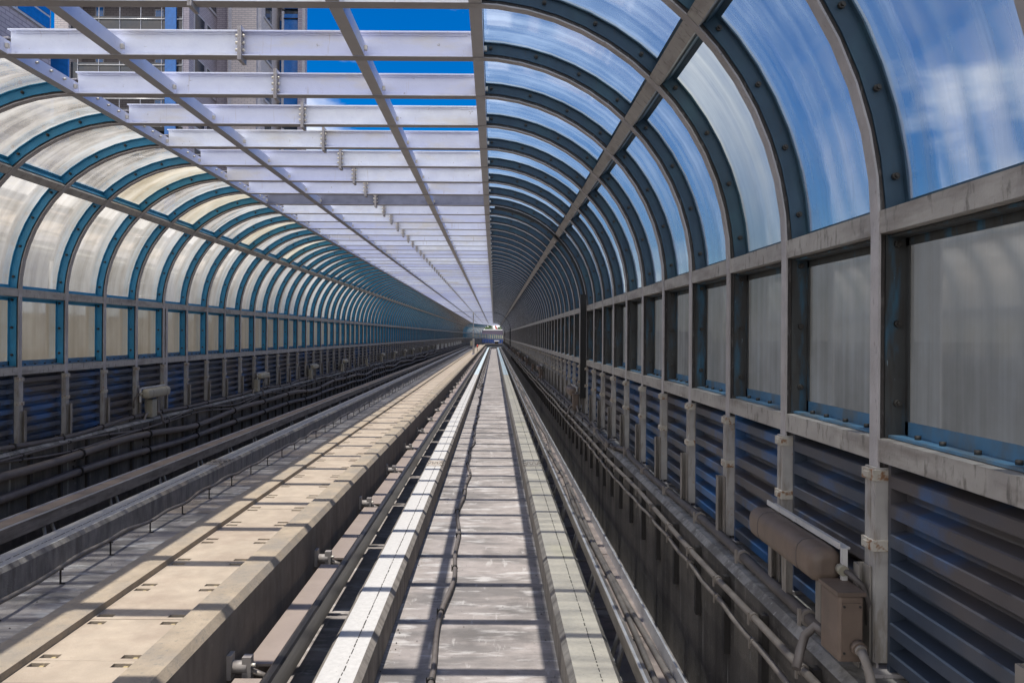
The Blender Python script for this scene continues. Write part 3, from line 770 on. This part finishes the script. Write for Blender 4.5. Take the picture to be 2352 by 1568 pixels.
cable('thin lower cable sagging along the face of the right parapet', 1.54, .72, .018, 'cable_mid', 2.2, 150, (.004, .016), f=(.9, 8.16), seed=2, clips=.77, clip_k='cable_mid')
def wig(s): return (.0, 0) if abs(s - 12.5) > 2.2 else (-.10 * math.cos((s - 12.5) / 2.2 * PI / 2) ** 2, .05 * math.sin((s - 12.5) * 2.0))
cable('thick dark pipe-like cable lying on the right parapet top', 1.715, .99, .036, 'cable', 4.1, 160, (.008, .006), seed=3, clips=1.2, clip_k='cable_tan', extra=wig)
cable('second dark cable behind the lamps on the right parapet top', 1.63, .99, .022, 'cable', 11, 160, (.015, .01), seed=4, clips=1.2)
LX = 2 * XC
cable('thick cable along the foot of the left wall posts', LX - 1.68, 1.0, .036, 'cable_dark', 8, 170, (.02, .022), seed=5, clips=1.2)
cable('thin wavy upper cable of the pair on the left parapet', LX - 1.555, .875, .017, 'cable_dark', 8, 150, (.015, .045), seed=6, clips=1.2)
cable('thin wavy lower cable of the pair on the left parapet', LX - 1.555, .815, .017, 'cable_dark', 8, 150, (.015, .05), seed=7, clips=1.2)
cable('thick upper black cable slung under the left parapet brackets', LX - 1.52, .68, .06, 'cable_dark', 7, 170, (.02, .05), f=(.52, 1.3), seed=8, clips=2.4, clip_k='black')
cable('thick lower black cable slung along the left parapet', LX - 1.52, .42, .06, 'cable_dark', 7, 170, (.015, .025), f=(.52, 1.3), seed=9, clips=2.4, clip_k='black')
cable('black cable snaking along the floor between the running rails', -.475, FZ + .04, .026, 'cable', 1.5, 48, (.036, .010), f=(1.05, 2.6), seed=10, clips=1.6, clip_k='black', step=.12, extra=lambda s: (-.0042 * (s - 6), 0))
for q in range(3):
    cable(['uppermost', 'middle', 'lowest'][q] + ' dark cable bundled beside the far left running rail', -.86 + q * .07, FZ + .03, .022, 'cable', 44 - q, 160, (.03, .01), f=(1.4, 2.9), seed=20 + q, clips=1.6, clip_k='black')
cable('pale strip standing in for sunlit floor between guide and running rails', -1.375, FZ + .12, .012, 'ceramic', 2, 60, (.012, .03), f=(1.5, 3.1), seed=30)  # added pale tube imitating a sunlit sliver of floor
fl = cable('brown cable carried on thin stands across the left floor', -4.87, FZ + .19, .026, 'cable_mid', 4, 120, (.02, .025), f=(1.3, 5.2), seed=11)
st = MB(); st.box(-.008, .008, -.008, .008, FZ + .004, FZ + .17, 'bracket'); st.box(-.008, .05, -.012, .012, FZ + .004, FZ + .012, 'bracket'); st.box(-.03, .03, -.012, .012, FZ + .16, FZ + .172, 'bracket')
stm = st.mesh('stand')
for n in range(90):
    o = link('stand', stm, fl); o.location = (-4.87, 5.6 + n * 1.2, 0)

# grit and leaves swept against the rail foot and over the floor
b = MB(); rr = random.Random(12)
for q in range(420):
    s_ = 3.5 + 26 * rr.random() ** 1.6
    x = rr.choice((.555 - abs(rr.gauss(0, .05)), .55 - abs(rr.gauss(0, .04)), rr.uniform(-.9, .5), -.94 + abs(rr.gauss(0, .04)), rr.uniform(-5.1, -4.3))); sz = rr.uniform(.004, .014); a = rr.uniform(0, 3)
    c_, s2 = math.cos(a) * sz, math.sin(a) * sz; z = FZ + .006
    n0 = len(b.v)
    for dx, dy, dz in ((c_, s2, 0), (-s2 * .6, c_ * .6, 0), (-c_, -s2, 0), (s2 * .6, -c_ * .6, 0), (0, 0, sz * .6)): b.v.append((x + dx, s_ + dy, z + dz))
    for i in range(4): b.face((n0 + i, n0 + (i + 1) % 4, n0 + 4), 'grit')
tag(build('floor_grit', b), 'dark grit and dry leaves scattered on the concrete floor', 'grit', kind='stuff')
# ------------------------------------------------------------------ lamps and junction boxes
def rbox(mb, cx, cy, cz, lx, ly, lz, r, k, n=3):
    """box with the long (y) ends and edges rounded"""
    rings = []
    sect = []
    for (sx, sz, a0) in ((1, 1, 0), (-1, 1, 90), (-1, -1, 180), (1, -1, 270)):
        for i in range(n + 1):
            a = R_(a0 + 90 * i / n); sect.append((sx * (lx / 2 - r), sz * (lz / 2 - r), math.cos(a) * r, math.sin(a) * r))
    for (yy, f) in [(-ly / 2, .35), (-ly / 2 + r * .15, .7), (-ly / 2 + r * .5, .92), (-ly / 2 + r, 1), (ly / 2 - r, 1), (ly / 2 - r * .5, .92), (ly / 2 - r * .15, .7), (ly / 2, .35)]:
        q = r * (1 - f)
        rings.append([(cx + a * (1 - q / (lx / 2)) + c * f, cy + yy, cz + b * (1 - q / (lz / 2)) + d * f) for a, b, c, d in sect])
    mb.loft(rings, k, True, True, True)
def lamp_parts(dark=True):
    """origin: middle of the housing, wall side +x"""
    kh = 'lamp' if dark else 'lamp_pale'
    t = link('floodlight', None)
    b = MB(); rbox(b, 0, 0, 0, .16, 1.0, .175, .06, kh); build('housing', b, t)
    b = MB(); 
    for q in (-.3, .3):
        b = MB(); sc = []
        for (sx, sz, a0) in ((1, 1, 0), (-1, 1, 90), (-1, -1, 180), (1, -1, 270)):
            for i in range(4): a = R_(a0 + 30 * i); sc.append((sx * .0215 + math.cos(a) * .06, sz * .029 + math.sin(a) * .06))
        b.loft([[(x, q + e, z) for x, z in sc] for e in (-.004, .004)], 'cable_dark'); build('strap', b, t)
    b = MB(); b.box(.045, .10, -.515, .515, .089, .098, 'lid'); b.box(.045, .052, -.515, .515, .0985, .118, 'lid'); build('lid', bevel_mb(b), t)
    b = MB(); b.box(.05, .075, -.545, -.52, -.14, .10, 'lid'); build('end_plate', b, t)
    for q in (-.2, .3): b = MB(); b.box(.0865, .125, q, q + .07, -.42, .06, 'channel'); build('bracket', b, t)
    b = MB(); b.tube([(.05, -.52, -.0), (.07, -.58, -.01), (.11, -.62, -.05), (.14, -.62, -.13), (.15, -.6, -.24)], .014, 'cable', 8); b.cyl((.05, -.52, 0), (.05, -.56, -.004), .026, 'lamp_pale', 8); build('lead', b, t)
    return t
def bevel_mb(b): return b
def jbox_parts(dark=True):
    kh = 'lamp' if dark else 'lamp_pale'
    t = link('junction_box', None)
    b = MB(); b.box(-.0575, .0575, -.105, .105, 0, .30, kh); bevel(build('case', b, t), .012)
    b = MB(); b.box(-.064, .064, -.112, .112, .3005, .318, kh); b.box(-.045, .045, -.112, -.1055, .03, .27, kh)
    for q in (-.036, .036):
        for zz in (.045, .255): b.cyl((q, -.1121, zz), (q, -.117, zz), .006, 'bolt', 6)
    build('cover', b, t)
    b = MB(); b.cyl((.02, -.1205, .08), (.02, -.15, .075), .034, 'lamp', 10); b.cyl((.02, -.15, .075), (.02, -.165, .073), .026, 'cable_tan', 10)
    b.tube([(.02, -.165, .073), (.022, -.2, .05), (.03, -.225, -.01), (.035, -.25, -.1), (.03, -.28, -.22)], .021, 'cable_tan', 8); build('conduit', b, t)
    b = MB(); b.tube([(-.03, .11, .06), (-.06, .16, .07), (-.10, .18, .02), (-.13, .17, -.06), (-.165, .12, -.12)], .022, 'cable_dark', 8); build('lead', b, t)
    return t
LAMP = {1: lamp_parts(True), -1: None}; JB = {1: jbox_parts(True), -1: None}
def mirror_tree(src, name):
    t = link(name, None)
    for ch in src.children:
        me = ch.data.copy()
        for v in me.vertices: v.co.x = -v.co.x
        me.flip_normals()
        for i, m_ in enumerate(me.materials):
            if m_ == M['lamp']: me.materials[i] = M['lamp_pale']
        link(ch.name.split('.')[0], me, t)
        for md in ch.modifiers:
            bevel(t.children[-1], md.width)
    return t
LAMP[-1] = mirror_tree(LAMP[1], 'floodlight'); JB[-1] = mirror_tree(JB[1], 'junction_box')
usedL = set()
def put(dct, key, loc, label, cat, grp, sc=1):
    o = dct[key]
    if (id(dct), key) in usedL: o = copy_tree(o)
    usedL.add((id(dct), key)); o.location = loc; o.scale = (sc, sc, sc)
    tag(o, label, cat, grp); return o
GL, GJ = 'floodlights along the tunnel walls', 'junction boxes along the tunnel walls'
rl = [4.42, 17.0, 29.0, 41.0, 53.0, 65.0, 77, 89]
for i, y in enumerate(rl):
    w_ = ['large brown floodlight housing with white lid, closest on the right wall', 'brown floodlight beside the black seal on the right wall', 'small brown floodlight, third along the right wall'][i] if i < 3 else 'tiny distant floodlight on the right wall'
    put(LAMP, 1, (1.61, y, 1.40 if i == 0 else 1.36), w_, 'floodlight', GL)
    w_ = ['brown junction box with curved conduit under the closest right floodlight', 'brown junction box under the floodlight by the black seal', 'brown junction box under the third floodlight on the right'][i] if i < 3 else 'tiny distant junction box on the right parapet'
    put(JB, 1, (1.625, y - .62 if i == 0 else y - .75, 1.03), w_, 'junction box', GJ)
for i, y in enumerate([34.5, 47, 59, 71]):
    put(JB, 1, (1.64, y, 1.0), ['brown junction box without a lamp, between right floodlights'][0] if i == 0 else 'tiny distant junction box on the right parapet', 'junction box', GJ)
ll = [15.0, 22.0, 28.3, 34.1, 45.8, 51.5, 57.4, 63, 70, 77, 84, 92, 100, 110]
for i, y in enumerate(ll):
    w_ = ['flat fronted pale floodlight beside the doubled left post', 'small cream floodlight, second along the left wall', 'third cream floodlight along the left wall', 'fourth cream floodlight along the left wall'][i] if i < 4 else 'tiny distant floodlight on the left wall'
    o = put(LAMP, -1, (LX - 1.58, y, 1.42 if i == 0 else 1.38), w_, 'floodlight', GL, 1 if i == 0 else .8)
    w_ = ['rusty edged junction box below the flat fronted left floodlight', 'pale junction box below the second left floodlight', 'pale junction box below the third left floodlight', 'pale junction box below the fourth left floodlight'][i] if i < 4 else 'tiny distant junction box on the left parapet'
    put(JB, -1, (LX - 1.62, y - .1 if i == 0 else y - .5, .98), w_, 'junction box', GJ)
put(JB, -1, (LX - 1.62, 40, .96), 'pale junction box without a lamp on the left parapet', 'junction box', GJ, 1.1)
# white cabinets far along the left wall
for i in range(9):
    b = MB(); b.box(-.12, .12, -.2, .2, 0, .5, 'lid'); b.box(.121, .13, -.18, -.005, .03, .47, 'lid'); b.box(.121, .13, .005, .18, .03, .47, 'lid'); b.box(.131, .14, -.03, .03, .2, .26, 'bolt')
    o = build('cabinet', b); o.location = (LX - 1.45, 88 + i * 7.5, .95)
    tag(o, 'pale equipment cabinet in the far row under the left wall', 'cabinet', 'far cabinets under the left wall')

# ------------------------------------------------------------------ signal mast and small things at the far end
t = link('signal_mast', None); t.location = (-2.1, 82, PT); tag(t, 'thin signal mast with a grey box at the far end of the walkway', 'signal mast')
b = MB(); b.tube([(0, 0, 0), (0, 0, 4.2)], .05, 'strut', 8); build('mast', b, t)
b = MB(); b.box(-.28, -.06, -.1, .1, .85, 1.3, 'lamp_pale'); bevel(build('signal_box', b, t), .03)
b = MB(); b.box(-.06, .14, -.1, .1, 0.06, 1.5, 'sleeve'); bevel(build('base_cabinet', b, t), .02)
b = MB(); b.box(-.1, .16, -.13, .13, 0.0, .055, 'blue_panel'); build('foot', b, t)
t = link('marker_post', None); t.location = (-1.95, 96, KT); tag(t, 'short orange topped marker post on the walkway beside the signal mast', 'marker post')
b = MB(); b.tube([(0, 0, 0), (0, 0, .45)], .04, 'sleeve', 8); build('post', b, t)
b = MB(); rbox(b, 0, 0, .6, .2, .2, .32, .08, 'red'); build('head', b, t)
p = P(205, 1.5, 0); t = link('track_hut', None); t.location = (0.6, 196, 0.55); tag(t, 'small dark hut with white roof before the blue wall', 'hut')
b = MB(); b.box(-.45, .45, -.4, .4, -.8, .45, 'bracket'); build('body', b, t)
b = MB(); b.box(-.6, .6, -.55, .55, .455, .72, 'white'); bevel(build('roof', b, t), .05)
t = link('kilometre_sign', None); t.location = (1.69, 128, 1.95); tag(t, 'tiny white sign plate on a far right wall post', 'sign')
b = MB(); b.box(-.02, 0, -.3, .3, 0, .45, 'white'); build('plate', b, t)

# ------------------------------------------------------------------ buildings
def brick_mat(name, c1, c2, mort, sc=1.0):
    m, t = new_mat(name); T = NT(t)
    tc = T.n('ShaderNodeTexCoord'); sp = T.n('ShaderNodeSeparateXYZ'); T.l(tc.outputs['Object'], sp.inputs[0])
    ad = T.n('ShaderNodeMath', operation='ADD'); T.l(sp.outputs['X'], ad.inputs[0]); T.l(sp.outputs['Y'], ad.inputs[1])
    cb = T.n('ShaderNodeCombineXYZ'); T.l(ad.outputs[0], cb.inputs['X']); T.l(sp.outputs['Z'], cb.inputs['Y'])
    br = T.n('ShaderNodeTexBrick'); br.inputs['Color1'].default_value = (*c1, 1); br.inputs['Color2'].default_value = (*c2, 1); br.inputs['Mortar'].default_value = (*mort, 1)
    br.inputs['Scale'].default_value = sc; br.inputs['Brick Width'].default_value = .46; br.inputs['Row Height'].default_value = .15; br.inputs['Mortar Size'].default_value = .018
    T.l(cb.outputs[0], br.inputs['Vector'])
    c = T.mix(T.mul(T.rng(T.noise(T.coords((1, 1, .4), False), .5, 4), .5, .7), .25), br.outputs['Color'], (.3, .27, .3))
    b = T.n('ShaderNodeBsdfPrincipled'); T.l(c, b.inputs['Base Color']); b.inputs['Roughness'].default_value = .8
    o = T.n('ShaderNodeOutputMaterial'); T.l(b.outputs[0], o.inputs[0]); return m
M['brick_sunlit'] = brick_mat('sunlit_brick', (.62, .55, .53), (.70, .62, .59), (.42, .38, .40))  # same brick, sunlight on the bright faces put into its colour
M['brick_mauve'] = brick_mat('mauve_brick', (.40, .36, .41), (.47, .42, .48), (.26, .23, .28))
M['brick_shaded'] = brick_mat('shaded_brick', (.22, .19, .20), (.26, .225, .235), (.13, .115, .12))  # same brick, shade behind the balconies put into its colour
M['render'] = mat('pale_render', (.52, .50, .54), rough=.8, rnd=False)
M['blueglass'] = mat('blue_glass', (.01, .15, .50), rough=.12, spec=.8, rnd=False)
M['darkglass'] = mat('dark_glass', (.03, .045, .07), layers=[((1, 1, 1), .4, .45, .6, (.10, .085, .08), .8)], rough=.1, spec=.8, rnd=False)
M['frame_w'] = mat('window_frame', (.5, .5, .55), rough=.5, rnd=False)
F = 1875.0
def wx(d, Y): return (d - 1135) / F * Y
def bpart(name, par, fn):
    b = MB(); fn(b); return build(name, b, par)
HT = 62
tower = link('apartment_tower', None); tag(tower, 'tall mauve brick apartment tower with glazed balconies above the left arches', 'building')
YA1, YB1, YC1 = 56.0, 61.6, 66.0
ax0, ax1 = wx(126, YA1), wx(430, YA1)
bx0, bx1 = ax1 - 1, wx(592, YB1)
cx0, cx1 = bx1 - .5, wx(695, YC1)
def blk(b):
    b.box(wx(416, YA1), ax1, YA1, 89, -9, HT, 'brick_mauve')
    b.box(ax0 + .0, wx(158, YA1), YA1 - .3, 90, -9, HT, 'brick_sunlit')
    b.box(wx(158, YA1) + .005, wx(416, YA1) - .005, YA1 + 1.6, 90, -9, HT - 1, 'brick_shaded')
bpart('wall', tower, blk)
def blk2(b):
    b.box(bx0, wx(526, YB1), YB1, 75, -9, HT + 2, 'brick_mauve')
    b.box(wx(526, YB1) + .005, bx1, YB1 - .8, 75, -9, HT + 2, 'brick_sunlit')
bpart('wall', tower, blk2)
def blk3(b):
    b.box(cx0, wx(640, YC1), YC1 + 1.5, 75, -9, HT, 'brick_mauve'); b.box(wx(640, YC1) + .005, wx(680, YC1) - .005, YC1 + .6, YC1 + 1.2, -9, HT, 'darkglass'); b.box(wx(680, YC1), cx1, YC1, YC1 + .9, -9, HT, 'brick_mauve')
bpart('wall', tower, blk3)
PITCH = 3.16
zb = CZ + (770 - 50) / F * YA1
floors = [zb + PITCH * i for i in range(-9, 8)]
rm = MB(); xs0, xs1 = wx(175, YA1), wx(416, YA1) - .02
rm.tube([(xs0, YA1 - .05, 0), (xs1, YA1 - .05, 0)], .045, 'galv', 6); rm.tube([(xs0, YA1 - .05, .86), (xs1, YA1 - .05, .86)], .045, 'galv', 6)
for q in range(6): xx = xs0 + (xs1 - xs0) * q / 5; rm.box(xx - .025, xx + .025, YA1 - .04, YA1, -1.05, .9, 'frame_w')
rmm = rm.mesh('balcony_railing')
sm_ = MB(); sm_.box(wx(158, YA1) + .01, wx(416, YA1) - .01, YA1 - .1, YA1 + 1.59, -1.35, -1.08, 'bracket'); sm_.box(wx(158, YA1) + .01, xs1, YA1 + .02, YA1 + .04, -1.07, .2, 'darkglass')
smm = sm_.mesh('balcony')
gm = MB(); gm.box(wx(378, YA1), wx(403, YA1), YA1 - .25, YA1 - .11, -1.6, 1.5, 'blueglass'); gmm = gm.mesh('glass_screen')
wm = MB()
for (d0, d1, z0, z1) in ((190, 210, -.6, 1.5), (330, 352, -.3, 1.3)): wm.box(wx(d0, YA1), wx(d1, YA1), YA1 + 1.52, YA1 + 1.6, z0, z1, 'frame_w'); wm.box(wx(d0 + 2, YA1), wx(d1 - 2, YA1), YA1 + 1.5, YA1 + 1.519, z0 + .1, z1 - .1, 'blueglass')
wmm = wm.mesh('window')
# windows in the faces that look along the track side (+x)
sw_ = MB(); sw_.box(-.03, .05, -1.0, 1.0, -.9, .9, 'frame_w'); sw_.box(.051, .07, -.9, .9, -.8, .8, 'darkglass'); sw_.box(.02, .1, -1.1, 1.1, -1.03, -.91, 'render'); swm = sw_.mesh('window')
s2 = MB(); s2.box(-1.0, 1.0, -.12, .01, -.95, .95, 'frame_w'); s2.box(-.92, .92, -.14, -.121, -.87, .87, 'blueglass'); s2.box(-.03, .03, -.16, -.1405, -.87, .87, 'frame_w'); s2m = s2.mesh('window')
s3 = MB(); s3.box(wx(646, YC1), wx(679, YC1), YC1 + .3, YC1 + .4, -1.4, 1.3, 'blueglass'); s3.box(wx(641, YC1), wx(646, YC1) - .003, YC1 + .2, YC1 + 1.5, -1.4, 1.5, 'frame_w'); s3.tube([(wx(646, YC1), YC1 + .2, .9), (wx(680, YC1), YC1 + .2, .9)], .05, 'bracket', 6); s3m = s3.mesh('glass_screen')
s4 = MB(); s4.box(-.25, .25, -.35, .0, -.3, .3, 'lid'); s4.cyl((0, -.351, 0), (0, -.37, 0), .2, 'bracket', 10); s4m = s4.mesh('air_conditioner')
for i, z in enumerate(floors):
    for me in (smm, rmm, gmm, wmm):
        o = link(me.name.split('.')[0], me, tower); o.location = (0, 0, z)
    o = link('window', swm, tower); o.location = (ax1, YA1 + 1.9, z + .1)
    o = link('window', swm, tower); o.location = (ax1, YA1 + 4.3, z + .1)
    o = link('window', swm, tower); o.location = (bx1, YB1 + 2.2, z + .6)
    o = link('glass_screen', s3m, tower); o.location = (0, 0, z)
    o = link('window', s2m, tower); o.location = (wx(618, YC1), YC1 + 1.5, z + .3); o.scale = (.55, 1, 1)
# pale corner strips
def strips(b):
    for (d, Y) in ((524, YB1 - .82), (592, YB1 - .82), (693, YC1 - .02)): b.box(wx(d, Y) - .12, wx(d, Y) + .12, Y - .03, Y - .001, -9, HT, 'render')
bpart('corner_trim', tower, strips)

nb = link('brick_block', None); tag(nb, 'dark brick block with a strip of blue windows in the top left corner', 'building')
XN, YN0, YN1 = -15.6, 16.0, 28.6
def nbk(b): b.box(-28, XN, YN0, YN1, -9, 34, 'brick_mauve')
bpart('wall', nb, nbk)
fw_ = MB()
def win_side(b, y0, y1):
    b.box(XN + .001, XN + .06, y0, y1, 0, 1.7, 'frame_w')
    n = 3
    for q in range(n):
        a = y0 + (y1 - y0) * q / n + .08; c = y0 + (y1 - y0) * (q + 1) / n - .04
        b.box(XN + .061, XN + .075, a, c, .08, .5, 'blueglass'); b.box(XN + .061, XN + .075, a, c, .58, 1.62, 'blueglass')
win_side(fw_, YN1 - 6.2, YN1 - .15); fwm = fw_.mesh('window')
zw = CZ + (770 - 62) / F * (YN1 - 1.5) + .2
for i in range(-3, 6):
    o = link('window', fwm, nb); o.location = (0, 0, zw + 3.1 * i)
bal = MB(); bal.box(XN - 2.6, XN - .02, YN1 + 1.2, YN1 + 1.3, -1.5, .3, 'blueglass'); bal.box(XN - 2.6, XN - .02, YN1 + .01, YN1 + 1.19, -1.62, -1.5, 'render'); balm = bal.mesh('balcony')
for i in range(-3, 6):
    o = link('balcony', balm, nb); o.location = (0, 0, zw + 3.1 * i)

# ------------------------------------------------------------------ what shows beyond the bend
t = link('viaduct', None); tag(t, 'long mauve viaduct with white coping beyond the blue wall', 'viaduct')
b = MB(); b.box(-60, 80, 300, 306, -9, 4.3, 'mauve'); build('wall', b, t)
b = MB(); b.box(-60, 80, 299.6, 306.4, 4.305, 4.75, 'white'); build('coping', b, t)
b = MB(); b.tube([(3.2, 299, 0), (3.2, 299, 3.6)], .12, 'bracket', 6); build('downpipe', b, t)
def tree(loc, h, rad, label, seed, group):
    t = link('leafy_tree', None); t.location = loc; tag(t, label, 'tree', group)
    b = MB(); b.tube([(0, 0, 0), (.1, 0, h * .4), (0, .1, h * .8)], [.35, .25, .1], 'bark', 8)
    for q in range(5):
        a = q * 1.3; b.tube([(0, 0, h * .45), (math.cos(a) * rad * .6, math.sin(a) * rad * .6, h * .75)], [.14, .05], 'bark', 6)
    build('trunk', b, t)
    c = MB(); rr = random.Random(seed)
    for q in range(60):
        a = rr.uniform(0, 6.28); u = rr.uniform(-1, 1); R2 = rad * rr.uniform(.45, 1)
        cc = Vector((math.cos(a) * math.sqrt(1 - u * u) * R2, math.sin(a) * math.sqrt(1 - u * u) * R2, h * .72 + u * R2 * .75))
        for w_ in range(26):
            p_ = cc + Vector((rr.gauss(0, .45), rr.gauss(0, .45), rr.gauss(0, .35))); e1 = Vector((rr.uniform(-1, 1), rr.uniform(-1, 1), rr.uniform(-1, 1))).normalized() * .34; e2 = e1.cross(Vector((rr.uniform(-1, 1), rr.uniform(-1, 1), rr.uniform(-1, 1)))).normalized() * .2
            c.quad(p_ - e1, p_ - e2, p_ + e1, p_ + e2, 'leaf')
    build('crown', c, t)
tree((-3.5, 318, -9), 18.5, 4.2, 'green tree behind the viaduct nearest the signal mast', 1, 'trees behind the viaduct')
tree((2.6, 326, -9), 17.4, 3.4, 'green tree behind the viaduct nearer the red sign', 2, 'trees behind the viaduct')
tree((-12, 322, -9), 18.2, 4.5, 'green tree behind the viaduct at its left', 3, 'trees behind the viaduct')
t = link('red_billboard', None); t.location = (1.0, 312, 4.8); t.rotation_euler = (0, R_(-24), 0); tag(t, 'slanted red billboard above the far viaduct', 'billboard')
b = MB(); b.box(-.3, .3, -.1, .1, 0, 1.5, 'red'); build('panel', b, t)
b = MB(); b.box(-.1, .1, .11, .3, -6, 1.4, 'strut'); build('support', b, t)
for i, (x, z, w_, h_) in enumerate(((2.6, 0, 3, 4.6), (-8, 0, 5, 5.6), (16, 0, 8, 8.5))):
    t = link('white_house', None); t.location = (x, 345 + i * 6, -9); tag(t, ['small white house right of the red billboard', 'low white house left of the green trees', 'white house at the far right of the viaduct'][i], 'house')
    b = MB(); b.box(-w_ / 2, w_ / 2, 0, 8, 0, 9 + h_, 'white'); build('wall', b, t)
    b = MB(); b.box(-w_ / 2 - .3, w_ / 2 + .3, -.3, 8.3, 9 + h_ + .005, 9.5 + h_, 'mauve'); build('roof', b, t)
    b = MB()
    for q in range(2): b.box(-w_ / 4 + q * w_ / 2 - .5, -w_ / 4 + q * w_ / 2 + .5, -.05, .01, 9 + h_ - 2.4, 9 + h_ - .9, 'darkglass')
    build('window', b, t)
